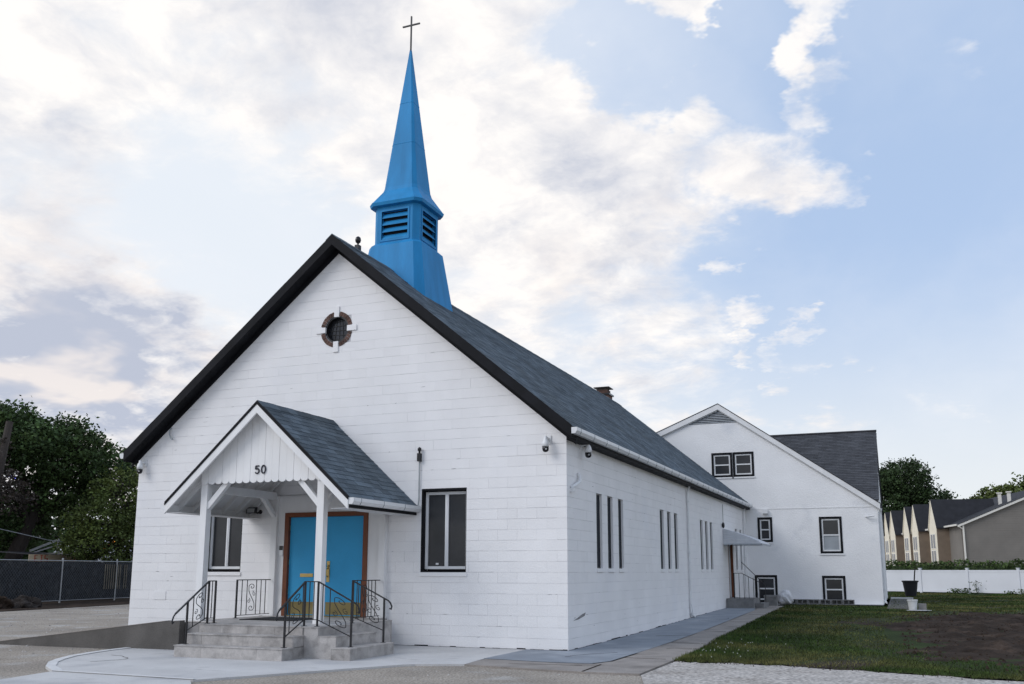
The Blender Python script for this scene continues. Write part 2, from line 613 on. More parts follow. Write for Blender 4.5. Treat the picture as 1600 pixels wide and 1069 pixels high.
# ------------------------------------------------------------------ the setting
def terrain(name, m, poly, z_off, step=1.0, edge=None, kind='structure'):
    """a sheet over a 2-D polygon (any simple polygon), following the ground, with a little thickness at its rim"""
    bm = bmesh.new()
    vs = [bm.verts.new((x, y, 0)) for x, y in poly]
    f = bm.faces.new(vs)
    bmesh.ops.triangulate(bm, faces=[f])
    xs, ys = [p[0] for p in poly], [p[1] for p in poly]
    if step:
        for ax, lo, hi in ((0, min(xs), max(xs)), (1, min(ys), max(ys))):
            c = math.ceil(lo / step) * step
            while c < hi:
                no = (1, 0, 0) if ax == 0 else (0, 1, 0)
                co = (c, 0, 0) if ax == 0 else (0, c, 0)
                bmesh.ops.bisect_plane(bm, geom=bm.verts[:] + bm.edges[:] + bm.faces[:], plane_co=co, plane_no=no)
                c += step
    for v in bm.verts:
        v.co.z = ground_z(v.co.x, v.co.y) + z_off
    if edge:
        be = [e for e in bm.edges if e.is_boundary]
        r = bmesh.ops.extrude_edge_only(bm, edges=be)
        for g in r['geom']:
            if isinstance(g, bmesh.types.BMVert):
                g.co.z -= edge
    bmesh.ops.recalc_face_normals(bm, faces=bm.faces)
    me = bpy.data.meshes.new(name)
    bm.to_mesh(me)
    bm.free()
    if me.polygons and sum(p.normal.z * p.area for p in me.polygons) < 0:
        me.flip_normals()
    me.materials.append(M[m])
    o = link(bpy.data.objects.new(name, me))
    if kind:
        o['kind'] = kind
    ORIGIN[o.name] = Vector((0, 0, 0))
    return o


g = MB()
xs = [-900, -300, -120, -60, -30, -12] + [i * 1.0 for i in range(-6, 21)] + [30, 60, 120, 300, 900]
ys = [-300, -60, -20] + [i * 1.0 for i in range(-10, 26)] + [35, 50, 80, 150, 400, 1400]
for y in ys:
    for x in xs:
        g.v.append((x, y, ground_z(x, y) - .03))
nx = len(xs)
for j in range(len(ys) - 1):
    for i in range(nx - 1):
        g.f.append([j * nx + i, j * nx + i + 1, (j + 1) * nx + i + 1, (j + 1) * nx + i])
ground = g.build('ground', 'gravel', recalc=False, local=True, kind='structure')

# front forecourt of new concrete with its curved pale edge
curve = [(-5.72, -6.2), (-6.35, -5.75), (-6.85, -5.25), (-7.17, -4.8), (-7.45, -4.3), (-7.65, -3.7), (-7.78, -3.2), (-7.87, -2.5)]
terrain('forecourt', 'conc', [(-3.1, -6.3), (-1.55, -3.4), (-1.40, -3.25), (-.69, -2.97), (-.8, -1.98), (-.8, -.0), (-7.87, -.0)] + curve[::-1], 0.0, 0, edge=.06)
e = MB()
for (ax, ay), (bx, by) in zip(curve, curve[1:]):
    d = Vector((bx - ax, by - ay, 0)).normalized()
    n = Vector((d.y, -d.x, 0)) * .14
    e.ext([(ax, ay, .004), (bx, by, .004), (bx + n.x, by + n.y, .004), (ax + n.x, ay + n.y, .004)], (0, 0, .008))
e.build('pavement_edge', 'concedge', kind='structure')
terrain('path', 'conc', [(-5.72, -6.23), (-3.12, -6.33), (-2.8, -6.68), (-1.2, -8.6), (1.0, -11.5), (-3.4, -14), (-5.2, -9.0), (-5.5, -7.26)], -.002, 0, edge=.06)
e = MB()
e.ext([(-5.70, -6.20, .006), (-3.10, -6.30, .006), (-3.10, -6.24, .006), (-5.70, -6.13, .006)], (0, 0, .006))
e.build('pavement_joint', 'concedge', kind='structure')
# grey apron round the corner and the older brown walk outside it
terrain('apron', 'concblue', [(-.8, -1.96), (.45, -2.15), (1.1, -2.1), (1.26, -1.6), (1.25, 6), (1.15, 15.4), (.95, 17.2), (.0, 17.2), (0, 0), (-.8, 0)], .004, 0.9, edge=.05)
walkpoly = [(-.72, -2.96), (.3, -3.15), (1.35, -3.3), (2.17, -3.25), (2.15, -1.0), (2.08, 1.6), (1.9, 4.0), (1.82, 10), (1.72, 15), (1.62, 19.6), (.0, 19.8), (0, 17.3), (1.0, 17.3), (1.19, 15.4), (1.29, 6), (1.30, -1.6), (1.13, -2.13), (.45, -2.19), (-.76, -2.0)]
terrain('walk', 'walk', walkpoly, -.002, 0.9, edge=.05)
jm = MB()
for y in (-.9, 2.6, 6.1, 9.6, 13.1):
    jm.box(1.31, 2.0 if y < 4 else 1.8, y - .012, y + .012, ground_z(1.5, y) - .004, ground_z(1.5, y) + .001)
jm.bar((1.28, -2.2, .002), (1.33, -3.28, .002), .025, .004)
jm.build('walk_joint', 'soil', kind='structure')

terrain('gravel_drive', 'gravel2', [(2.2, -3.3), (2.2, -.7), (4, -.5), (8, -1.2), (26, -2), (40, -14), (40, -30), (9, -30), (5.2, -14), (3.3, -7)], -.016, 0)
ck = MB()
rk = random.Random(12)
for (x, y, ang, ln) in ((-6.9, -3.9, -.2, 1.6), (.35, -1.2, 1.2, 1.4), (.6, 4.2, .25, .9), (1.6, 7.6, .1, .5), (1.55, 1.1, 1.4, 1.6), (-.1, -2.6, .15, 1.2), (.5, 9.5, 1.3, 1.8)):
    p = Vector((x, y))
    for k in range(int(ln / .12)):
        ang += rk.uniform(-.45, .45)
        q = p + Vector((cos(ang), sin(ang))) * .12
        z = max(ground_z(p.x, p.y), ground_z(q.x, q.y)) + .0065
        ck.bar((p.x, p.y, z), (q.x, q.y, z), rk.uniform(.004, .012), .002)
        p = q
ck.build('pavement_crack', 'soil', kind='structure')
# lawn with the dug-over patch
lawnpoly = [(2.12, -.95), (2.5, -1.15), (2.9, -.98), (3.4, -1.12), (3.9, -1.05), (4.4, -1.3), (5.0, -1.38), (5.5, -1.62), (6.1, -1.72), (6.6, -1.95), (7.1, -1.98), (8, -2.3), (10, -2.5), (16, -3), (26, -3),
            (26, 60), (-12, 60), (-12, 31), (5.2, 31), (5.2, 20.9), (1.2, 20.9), (1.7, 19.6), (1.78, 15), (1.86, 10), (1.95, 4.0), (2.12, 1.6)]
_lp = []
for _i, (_a, _b) in enumerate(lawnpoly):
    _c, _d = lawnpoly[(_i + 1) % len(lawnpoly)]
    _n = 7 if _b < 0 and _d < 1.7 and _a < 11 and _c < 11 else 1
    for _k in range(_n):
        _t = _k / _n
        _lp.append((_a + (_c - _a) * _t + (R.uniform(-.06, .06) if _k else 0), _b + (_d - _b) * _t + (R.uniform(-.13, .13) if _k else 0)))
lawnpoly = _lp
terrain('lawn', 'turf', lawnpoly, -.010, 1.5, edge=.03)
dirtpoly = []
for k in range(40):
    a = 2 * pi * k / 40
    rr = 1 + .13 * sin(3 * a + 1) + .09 * sin(7 * a) + R.uniform(-.07, .07)
    dirtpoly.append((8.4 + 4.1 * rr * cos(a), 8.2 + 8.3 * rr * sin(a)))


def in_dirt(x, y, k=1.0):
    return ((x - 9.5) / (4.6 * k)) ** 2 + ((y - 7.4) / (9.0 * k)) ** 2 < 1


bm = bmesh.new()
bmesh.ops.create_grid(bm, x_segments=80, y_segments=130, size=1)
for v in list(bm.verts):
    x, y = 9.5 + v.co.x * 5.6, 7.4 + v.co.y * 10.4
    a = atan2((y - 7.4) / 9.0, (x - 9.5) / 4.6)
    rr = sqrt(((x - 9.5) / 4.6) ** 2 + ((y - 7.4) / 9.0) ** 2)
    lim = 1 + .10 * sin(3 * a + 1) + .08 * sin(7 * a) + .07 * sin(13 * a + 2) + .04 * sin(29 * a)
    k = max(0, min(1, (lim - rr) / .30))
    v.co = (x, y, ground_z(x, y) - .02 + k * (.05 + .04 * sin(x * 5 + y * 2) * sin(y * 3.1 + x) + .03 * sin(x * 11) * sin(y * 6.3 + x * 3) + R.uniform(-.03, .035)))
me = bpy.data.meshes.new('dirt_patch')
bm.to_mesh(me)
bm.free()
me.polygons.foreach_set('use_smooth', [True] * len(me.polygons))
me.materials.append(M['soil'])
o = link(bpy.data.objects.new('dirt_patch', me))
o['kind'] = 'structure'
ORIGIN[o.name] = Vector((0, 0, 0))
# grass blades
gb = MB()
rg = random.Random(5)


def inpoly(x, y, poly):
    c = False
    for i, (x1, y1) in enumerate(poly):
        x2, y2 = poly[i - 1]
        if (y1 > y) != (y2 > y) and x < (x2 - x1) * (y - y1) / (y2 - y1) + x1:
            c = not c
    return c


cnt = 0
while cnt < 78000:
    t = rg.random()
    y = -2.6 + 48 * t ** 2.1
    x = rg.uniform(1.6, 3.2 + (y + 17) * .26)
    if not inpoly(x, y, lawnpoly):
        continue
    bald = sin(x * 1.3 + 2) * sin(y * .55 + x * .4) + .6 * sin(x * 2.9 - y * 1.1)
    if in_dirt(x, y, .93) and rg.random() < .975:
        continue
    if in_dirt(x, y, 1.12) and rg.random() < .6:
        continue
    if bald > .75 and x > 3.6 and rg.random() < .75:
        continue
    cnt += 1
    h = rg.uniform(.016, .046) * (1.0 + .5 * (x < 2.9))
    a = rg.uniform(0, pi)
    w = .007 + .0006 * max(0, y)
    dx, dy = cos(a) * w, sin(a) * w
    lx, ly = rg.uniform(-.035, .035), rg.uniform(-.035, .035)
    z = ground_z(x, y) - .011
    n = len(gb.v)
    gb.v += [(x - dx, y - dy, z), (x + dx, y + dy, z), (x + lx, y + ly, z + h)]
    gb.f.append([n, n + 1, n + 2])
o = gb.build('lawn_grass', 'grass', recalc=False, local=True, kind='stuff')
# clods and crumbs on the dug patch and along the ragged lawn edge
cl_ = MB()
rc_ = random.Random(77)
for k in range(2600):
    if k < 1700:
        x, y = rc_.uniform(5.6, 14), rc_.uniform(-1.6, 16)
        if not in_dirt(x, y, 1.08):
            continue
        zz, sz = ground_z(x, y) + .025, rc_.uniform(.012, .05)
    else:
        x = rc_.uniform(2.1, 10.5)
        y = -1.0 - max(0, x - 3.9) * .27 + rc_.gauss(0, .16)
        zz, sz = ground_z(x, y) - .012, rc_.uniform(.006, .022)
    q = [(x + sz * rc_.uniform(.6, 1.2) * cos(a), y + sz * rc_.uniform(.6, 1.2) * sin(a), zz - .01) for a in (0, 1.3, 2.6, 3.9, 5.2)] + [(x + rc_.uniform(-.3, .3) * sz, y + rc_.uniform(-.3, .3) * sz, zz + sz * rc_.uniform(.5, 1.0))]
    cl_.add(q, [(0, 1, 5), (1, 2, 5), (2, 3, 5), (3, 4, 5), (4, 0, 5)])
cl_.build('soil_clods', 'soil', recalc=False, local=True, kind='stuff')
# loose stones on the gravel
st = MB()
for k in range(5200):
    y = -16.0 + 15.0 * rg.random() ** .75
    x = rg.uniform(-9, 10)
    if k > 3400:
        x, y = rg.uniform(-28, -7.5), rg.uniform(-4, 14)
    if inpoly(x, y, lawnpoly) or inpoly(x, y, walkpoly) or (-8 < x < 2.2 and y > -6.9 and x < -0.6 + (y + 3.2) * .45 * (y < -3.2)) or (-.8 < x < 2.2 and y > -3.3):
        continue
    s = rg.uniform(.006, .022) * (1 if k < 3400 else 1.5)
    p = [(x + rg.uniform(-s, s), y + rg.uniform(-s, s), -.03 + rg.uniform(.3, 1) * s) for _ in range(1)][0]
    st.add([(x - s, y - s * .6, -.032), (x + s, y - s * .8, -.032), (x + s * .7, y + s, -.032), (x - s * .8, y + s * .8, -.032), p], [(0, 1, 4), (1, 2, 4), (2, 3, 4), (3, 0, 4)])
M['stone'] = material('loose_stone', (.34, .32, .30), .9, island=.45)
st.build('gravel_stones', 'stone', recalc=False, local=True, kind='stuff')

# ------------------------------------------------------------------ the church
W, L, XM = 10.33, 22.2, -5.165
EZ, AZ = 3.94, 8.22
SL = (AZ - EZ) / (W / 2)
church = thing('church', 'white painted block church with dark gabled roof and blue steeple', 'church', (XM, 0, 0))
MD = .008       # joint depth

F_OPEN = [rect(-3.02, -2.06, 1.4, 3.0), rect(-8.30, -7.36, 1.4, 3.0), rect(-6.22, -4.22, -.2, 2.62)]
RW = (-5.16, 6.51)
ROUND = [(RW[0] + .300 * cos(2 * pi * k / 20), RW[1] + .300 * sin(2 * pi * k / 20)) for k in range(20)]
ROUND_OUT = [(RW[0] + .385 * cos(2 * pi * k / 20), RW[1] + .385 * sin(2 * pi * k / 20)) for k in range(20)]
SLOTS = [(1.85, 2.26), (2.65, 3.06), (3.48, 3.89), (7.40, 7.83), (8.24, 8.66), (9.06, 9.50), (12.72, 13.14), (13.54, 13.96), (14.36, 14.80), (19.45, 19.87), (20.55, 20.97)]
S_OPEN = [rect(a, b, 1.4, 3.0) for a, b in SLOTS] + [rect(17.72, 18.72, -.2, 2.42)]


def wall_cells(u0, u1, z0, z1, holes):
    us = sorted({u0, u1} | {p[0] for h in holes for p in h if u0 < p[0] < u1})
    zs = sorted({z0, z1} | {p[1] for h in holes for p in h if z0 < p[1] < z1})
    for a, b in zip(us, us[1:]):
        col = []
        for c, d in zip(zs, zs[1:]):
            mu, mz = (a + b) / 2, (c + d) / 2
            if any(h[0][0] < mu < h[1][0] and h[0][1] < mz < h[2][1] for h in holes):
                col.append(None)
            else:
                col.append((c, d))
        cur = None
        for c in col + [None]:
            if c is None:
                if cur:
                    yield a, b, cur[0], cur[1]
                cur = None
            else:
                cur = c if cur is None else (cur[0], c[1])


mb = MB()
for a, b, c, d in wall_cells(-W, 0 - MD, -.3, EZ, F_OPEN):
    mb.box(a, b, MD, .30, c, d)
for pc in subtract([(-W, EZ), (-MD, EZ), (XM, AZ)], ROUND):
    mb.ext([(u, MD, z) for u, z in pc], (0, .294, 0))
front_wall = mb.build('front_wall', 'mortar', church)
mb = MB()
for a, b, c, d in wall_cells(.30, L, -.3, EZ, S_OPEN):
    mb.box(-.30, -MD, a, b, c, d)
side_wall = mb.build('side_wall', 'mortar', church)
MB().box(-W, -W + .3, .30, L, -.3, EZ).build('side_wall', 'block', church, label='far long side wall of the church')
mb = MB().box(-W + .3, -.3, L - .3, L - .01, -.3, EZ)
mb.ext([(-W, L - .3, EZ), (-.3, L - .3, EZ), (XM, L - .3, AZ)], (0, .29, 0)).build('rear_wall', 'block', church)

BL, BH = .40, .20


def block_list(kind):
    """(polygon in the wall plane, full?) for every painted block of a wall"""
    out = []
    u0, u1 = (-W, 0) if kind == 'front' else (0, L)
    top = AZ if kind == 'front' else EZ
    holes = (F_OPEN + [ROUND_OUT]) if kind == 'front' else S_OPEN
    for k in range(-1, int(top / BH) + 1):
        z0, z1 = k * BH, min((k + 1) * BH, top)
        if z1 - z0 < .02:
            continue
        off = (0 if k % 2 else -BL / 2) + (0.0 if kind == 'front' else .2)
        n = int((u1 - u0) / BL) + 3
        for i in range(-1, n):
            a = (u1 - (i + 1) * BL - off - BL if kind == 'front' else u0 + i * BL + off)
            b = a + BL
            a, b = max(a, u0), min(b, u1)
            if b - a < .03:
                continue
            gz = R.choice((.002, .002, .003, .005, .007, .010))
            gu = R.choice((.0002, .0002, .0002, .0004, .0010, .0018))
            ua, ub = (a if a == u0 else a + gu), (b if b == u1 else b - gu)
            poly = rect(ua, ub, z0 + gz * .5, z1 - .001)
            full = (b - a) > BL - .001 and z1 - z0 > BH - .001
            if kind == 'front' and z1 > EZ:
                q = clip(clip(poly, SL, 1, AZ + SL * XM), -SL, 1, AZ - SL * XM)
                if len(q) < 3 or area(q) < .001:
                    continue
                full = full and abs(area(q) - area(poly)) < 1e-6
                poly = q
            pcs = [poly]
            for h in holes:
                nxt = []
                for p in pcs:
                    hx0, hx1 = min(q[0] for q in h), max(q[0] for q in h)
                    hz0, hz1 = min(q[1] for q in h), max(q[1] for q in h)
                    px0, px1 = min(q[0] for q in p), max(q[0] for q in p)
                    pz0, pz1 = min(q[1] for q in p), max(q[1] for q in p)
                    if px1 <= hx0 + .001 or px0 >= hx1 - .001 or pz1 <= hz0 + .001 or pz0 >= hz1 - .001:
                        nxt.append(p)
                    elif px0 >= hx0 - .001 and px1 <= hx1 + .001 and pz0 >= hz0 - .001 and pz1 <= hz1 + .001:
                        pass
                    else:
                        nxt += [r for r in subtract(p, h) if area(r) > 5e-4]
                pcs = nxt
            for p in pcs:
                out.append((p, full and len(pcs) == 1 and p is poly))
    return out


def to3(kind, u, z, d):
    return (u, -d, z) if kind == 'front' else (d, u, z)


cands = []
rest = MB()
for kind in ('front', 'side'):
    for poly, full in block_list(kind):
        cu, cz = sum(p[0] for p in poly) / len(poly), sum(p[1] for p in poly) / len(poly)
        px = [project(to3(kind, u, z, 0)) for u, z in poly]
        a = area(px)
        hidden = kind == 'front' and ((-7.6 < cu < -3.2 and cz < 4.3 - .8 * abs(cu + 5.4)) or cz < .05)
        cands.append((0 if hidden else a, kind, poly, full))
cands.sort(key=lambda c: -c[0])
for i, (a, kind, poly, full) in enumerate(cands):
    d = R.uniform(0, .0016)
    front = [to3(kind, u, z, d) for u, z in poly]
    back = to3(kind, 0, 0, -MD - .004)
    vec = Vector((0, MD + .004 + d, 0)) if kind == 'front' else Vector((-MD - .004 - d, 0, 0))
    if i < 300 and len(poly) <= 6:
        MB().ext(front, vec).build('block', 'block', front_wall if kind == 'front' else side_wall)
    else:
        rest.ext(front, vec)
rest.build('blockwork', 'block', church, kind='stuff')


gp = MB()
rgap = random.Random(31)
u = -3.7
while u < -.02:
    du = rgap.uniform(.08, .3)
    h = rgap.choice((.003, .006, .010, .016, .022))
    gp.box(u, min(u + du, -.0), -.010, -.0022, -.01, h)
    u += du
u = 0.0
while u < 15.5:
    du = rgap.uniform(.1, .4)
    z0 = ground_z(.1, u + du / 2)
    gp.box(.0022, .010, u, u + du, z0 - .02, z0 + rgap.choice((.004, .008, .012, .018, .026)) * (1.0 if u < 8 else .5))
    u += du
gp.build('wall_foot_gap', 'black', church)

# small chips and scuffs in the paint along the joints
chp = MB()
rch = random.Random(41)
for k in range(150):
    zc_ = .2 * rch.randint(0, 38) + rch.choice((0, 0, 0, .1)) + rch.uniform(-.004, .006)
    ln, hh = rch.uniform(.02, .16), rch.uniform(.003, .009)
    if k < 95:
        uc = rch.uniform(-10.2, -.1)
        if zc_ > AZ - .35 - SL * abs(uc - XM) or zc_ < .1 or any(h[0][0] - .2 < uc < h[1][0] + .2 and h[0][1] - .15 < zc_ < h[2][1] + .1 for h in F_OPEN) or abs(uc - RW[0]) < .7 and abs(zc_ - RW[1]) < .7:
            continue
        chp.ext([(uc, -.0022, zc_), (uc + ln * .4, -.0022, zc_ - hh * .6), (uc + ln, -.0022, zc_ + hh * .2), (uc + ln * .7, -.0022, zc_ + hh)], (0, -.0008, 0))
    else:
        uc = rch.uniform(.3, 16)
        zc_ = min(zc_, 3.6) if zc_ < 4 else rch.uniform(.3, 3.6)
        if any(h[0][0] - .25 < uc < h[1][0] + .2 and h[0][1] - .15 < zc_ < h[2][1] + .1 for h in S_OPEN) or zc_ < .3:
            continue
        chp.ext([(.0022, uc, zc_), (.0022, uc + ln * .4, zc_ - hh * .6), (.0022, uc + ln, zc_ + hh * .2), (.0022, uc + ln * .7, zc_ + hh)], (.0008, 0, 0))
chp.build('paint_chips', 'chip', church, kind='stuff')


# --- windows
def front_window(x0, x1, z0, z1):
    w = MB()       # black reveal lining
    w.box(x0, x0 + .012, .0, .20, z0, z1).box(x1 - .012, x1, .0, .20, z0, z1)
    w.box(x0 + .012, x1 - .012, .0, .20, z1 - .012, z1).box(x0 + .012, x1 - .012, .0, .20, z0, z0 + .03)
    w.box(x0 + .012, x1 - .012, .24, .26, z0 + .03, z1 - .012)
    # painted black strip round the opening, a little proud of the blocks
    w.box(x0 - .02, x0, -.006, .02, z0 - .0, z1 + .03).box(x0, x1, -.006, .02, z1, z1 + .03)
    win = w.build('window', 'black', church)
    a, b, c, d = x0 + .014, x1 - .014, z0 + .06, z1 - .03
    m = (a + b) / 2
    f = MB()
    t = .055
    y0, y1 = .115, .175
    f.box(a, b, y0, y1, c, c + t).box(a, b, y0, y1, d - t, d)
    f.box(a, a + t, y0, y1, c + t, d - t).box(b - t, b, y0, y1, c + t, d - t).box(m - .035, m + .035, y0, y1, c + t, d - t)
    f.box(m - .006, m + .006, y0 - .008, y0, c + t, d - t)
    f.build('frame', 'frame', win)
    for (p, q) in ((a + t, m - .035), (m + .035, b - t)):
        MB().box(p, q, .145, .15, c + t, d - t).build('pane', 'screen', win)
    MB().box(x0 - .05, x1 + .02, -.025, .05, z0 - .075, z0 - .004).build('sill', 'block', win)
    return win


wr = front_window(-3.02, -2.06, 1.4, 3.0)
wlft = front_window(-8.30, -7.36, 1.4, 3.0)
MB().box(-2.78, -2.72, .1405, .1445, 1.545, 1.58).build('sticker', 'camwhite', wr)

for i, (a, b) in enumerate(SLOTS):
    w = MB()
    w.box(-.15, -.05, a, b, 2.992, 3.0).box(-.16, -.15, a, b, 1.4, 3.0)
    w.box(-.15, -.004, a, a + .006, 1.48, 2.992).box(-.15, -.004, b - .006, b, 1.48, 2.992)
    win = w.build('window', 'block', church)
    MB().box(-.062, -.056, a + .03, b - .03, 1.51, 2.97).build('pane', 'louver_dark', win)
    MB().box(-.075, -.052, a + .006, a + .03, 1.48, 2.99).box(-.075, -.052, b - .03, b - .006, 1.48, 2.99).box(-.075, -.052, a + .03, b - .03, 1.48, 1.51).box(-.075, -.052, a + .03, b - .03, 2.97, 2.99).build('frame', 'iron', win)
    MB().box(-.16, .02, a - .02, b + .02, 1.405, 1.48).build('sill', 'block', win)

# --- round leaded window in its brick ring
rw = MB()
rw.lathe((RW[0], .12, RW[1]), [(.302, 0), (.302, .02)], 28, 'y')
round_window = rw.build('round_window', 'lead', church)
rr = MB()
for k in range(28):
    a0, a1 = 2 * pi * k / 28, 2 * pi * (k + 1) / 28
    rr.ext([(RW[0] + r * cos(a), .02, RW[1] + r * sin(a)) for r, a in ((.262, a0), (.300, a0), (.300, a1), (.262, a1))], (0, .1, 0))
rr.build('frame', 'iron', round_window)
ld = MB()
for k in range(5):
    t = -.22 + k * .11
    h = sqrt(max(0, .26 ** 2 - t * t))
    ld.bar((RW[0] + t, .112, RW[1] - h), (RW[0] + t * .6, .112, RW[1] + h), .008, .008, (0, 1, 0))
    ld.bar((RW[0] - h, .108, RW[1] + t * .8), (RW[0] + h, .108, RW[1] + t), .008, .008, (0, 1, 0))
ld.build('leading', 'iron', round_window)
for q in range(4):
    for k in range(6):
        a0 = radians(q * 90 + 12 + k * 11) + .012
        a1 = radians(q * 90 + 12 + (k + 1) * 11) - .012
        MB().ext([(RW[0] + r * cos(a), -.010 - .004 * (k % 2), RW[1] + r * sin(a)) for r, a in ((.302, a0), (.392, a0), (.392, a1), (.302, a1))], (0, .03, 0)).build('brick', 'brick', round_window)
for ang in (0, 90, 180, 270):
    a = radians(ang)
    cx, cz = RW[0] + .385 * cos(a), RW[1] + .385 * sin(a)
    hw, hh = (.115, .06) if ang % 180 == 0 else (.06, .115)
    MB().box(cx - hw, cx + hw, -.028, .02, cz - hh, cz + hh).build('keystone', 'block', round_window)


# --- roof
def zr(x, lift=0.0):
    return 8.55 + lift - SL * abs(x - XM)


def shingle_rows(mb, to_world, length, slope_len, tab=.305, row=.14, thick=.007, rnd=None):
    rnd = rnd or R
    n = int(math.ceil(slope_len / row))
    for j in range(n):
        s0 = slope_len - (j + 1) * row          # upper edge distance from ridge
        s1 = slope_len - j * row + rnd.uniform(-.004, .004)
        s0 = max(0, s0 - .03)
        off = (j % 2) * tab / 2 + rnd.uniform(-.03, .03)
        u = -off
        while u < length:
            a, b = max(0, u + .003), min(length, u + tab - .003)
            u += tab
            if b - a < .02:
                continue
            h = thick + rnd.uniform(-.002, .004)
            mb.add([to_world(a, s0, .001), to_world(b, s0, .001), to_world(b, s1, h), to_world(a, s1, h), to_world(b, s1, -.004), to_world(a, s1, -.004)],
                   [(0, 1, 2, 3), (3, 2, 4, 5), (1, 4, 2), (0, 3, 5)])


SLEN = sqrt(1 + SL * SL)
YF = -.30
EAVE_R, EAVE_L = .20, -W - .20
roof = MB()
roof.ext([(XM, YF + .03, zr(XM) - .02), (EAVE_R, YF + .03, zr(EAVE_R) - .02), (EAVE_R, YF + .03, zr(EAVE_R) - .12), (XM, YF + .03, zr(XM) - .12)], (0, L - YF - .05, 0))
roof.ext([(XM, YF + .03, zr(XM) - .02), (EAVE_L, YF + .03, zr(EAVE_L) - .02), (EAVE_L, YF + .03, zr(EAVE_L) - .12), (XM, YF + .03, zr(XM) - .12)], (0, L - YF - .05, 0))
roof = roof.build('roof', 'shingle', church)
nrm = Vector((SL, 0, 1)).normalized()
for sgn in (1, -1):
    sm = MB()

    def tw(u, s, h, sgn=sgn):
        return (XM + sgn * (s / SLEN + h * nrm.x), YF + .0 + u, 8.535 - s / SLEN * SL + h * nrm.z)
    shingle_rows(sm, tw, L - YF - .02, (EAVE_R + .03 - XM) * SLEN)
    sm.build('shingles', 'shingle', roof, recalc=False, kind='stuff')
rc = MB()
for i in range(int((L - YF) / .3)):
    y = YF - .01 + i * .3
    for sgn in (1, -1):
        rc.ext([(XM, y, 8.560 + .004 * (i % 2)), (XM + sgn * .15, y, 8.560 - .15 * SL), (XM + sgn * .15, y, 8.548 - .15 * SL), (XM, y, 8.546)], (0, .296, 0))
rc.build('ridge_cap', 'shingle', roof)
# black verge: rake boards and soffit under the overhang
for x1 in (EAVE_R, EAVE_L):
    v = MB()
    n = 14
    for i in range(n):
        a, b = XM + (x1 - XM) * i / n, XM + (x1 - XM) * (i + 1) / n
        wob = .006 * (i % 3) - .006
        v.ext([(a, YF - .005 + wob * .3, zr(a) - .005), (b, YF - .005 + wob * .3, zr(b) - .005), (b, YF - .005, zr(b) - .235), (a, YF - .005, zr(a) - .235)], (0, .03, 0))
    v.build('rake_board', 'black', roof)
    v = MB()
    v.ext([(XM, YF + .026, zr(XM) - .225), (x1, YF + .026, zr(x1) - .225), (x1, YF + .026, zr(x1) - .205), (XM, YF + .026, zr(XM) - .205)], (0, -YF - .028, 0))
    v.ext([(XM, -.03, zr(XM) - .20), (x1, -.03, zr(x1) - .20), (x1, -.03, zr(x1) - .345), (XM, -.03, zr(XM) - .345)], (0, .025, 0))
    v.build('soffit', 'black', roof)
    sg = 1 if x1 > XM else -1
    MB().box(min(x1, x1 - sg * .03), max(x1, x1 - sg * .03), YF + .03, L - .05, zr(x1) - .24, zr(x1) - .03).box(min(x1 - sg * .03, x1 - sg * .2), max(x1 - sg * .03, x1 - sg * .2), .004, L - .05, zr(x1) - .24, zr(x1) - .225).build('fascia', 'black', roof)
# gutters
prof = [(0, 0), (.075, .0), (.11, .055), (.11, .115), (.098, .115), (.098, .06), (.07, .012), (.0, .012)]


def gutter(x, y0, y1, z, sg, parent, hang=.9):
    g = MB()
    for (a, b), (c, d) in zip(prof, prof[1:]):
        pass
    pts = [(x + sg * a, y0, z + b) for a, b in prof]
    n = len(pts)
    vs = pts + [(p[0], y1, p[2]) for p in pts]
    g.add(vs, [(i, (i + 1) % n, n + (i + 1) % n, n + i) for i in range(n)])
    for yy in (y0, y1):
        g.ext([(x, yy - .004, z), (x + sg * .075, yy - .004, z), (x + sg * .11, yy - .004, z + .055), (x + sg * .11, yy - .004, z + .115), (x, yy - .004, z + .115)], (0, .008, 0))
    go = g.build('gutter', 'gutter', parent)
    y = y0 + .25
    while y < y1:
        s = MB()
        s.bar((x + sg * .112, y, z + .05), (x + sg * .112, y, z + .117), .014, .006, (1, 0, 0)).bar((x + sg * .08, y, z - .004), (x + sg * .112, y, z + .052), .014, .006, (0, 1, 0))
        s.bar((x, y, z + .118), (x + sg * .113, y, z + .118), .014, .005)
        s.build('bracket', 'conduit', go)
        y += hang
    return go


gutter(EAVE_R + .004, YF + .0, L - .1, 3.935, 1, church, .85)
gutter(EAVE_L - .004, YF + .0, L - .1, 3.935, -1, church, 2.5)


def downspout(x, y, top, bot, parent, m='gutter', kick=(0, .25)):
    d = MB()
    d.tube([(x + .12, y, top + .22), (x + .10, y, top + .12), (x + .045, y, top), (x + .045, y, bot + .12), (x + .06, y + kick[1] * .3, bot + .05), (x + .10, y + kick[1], bot)], .032, 8)
    for z in (bot + .5, (top + bot) / 2, top - .3):
        d.box(x - .002, x + .085, y - .045, y + .045, z, z + .025)
    return d.build('downspout', m, parent, smooth=False)


downspout(.0, 10.75, 3.72, .14, church)
downspout(.0, 21.4, 3.72, .2, church)
MB().tube([(.03, 10.75, .9), (.05, 10.72, .5), (.05, 10.95, .18)], .03, 7).build('drain_pipe', 'gutter', church)
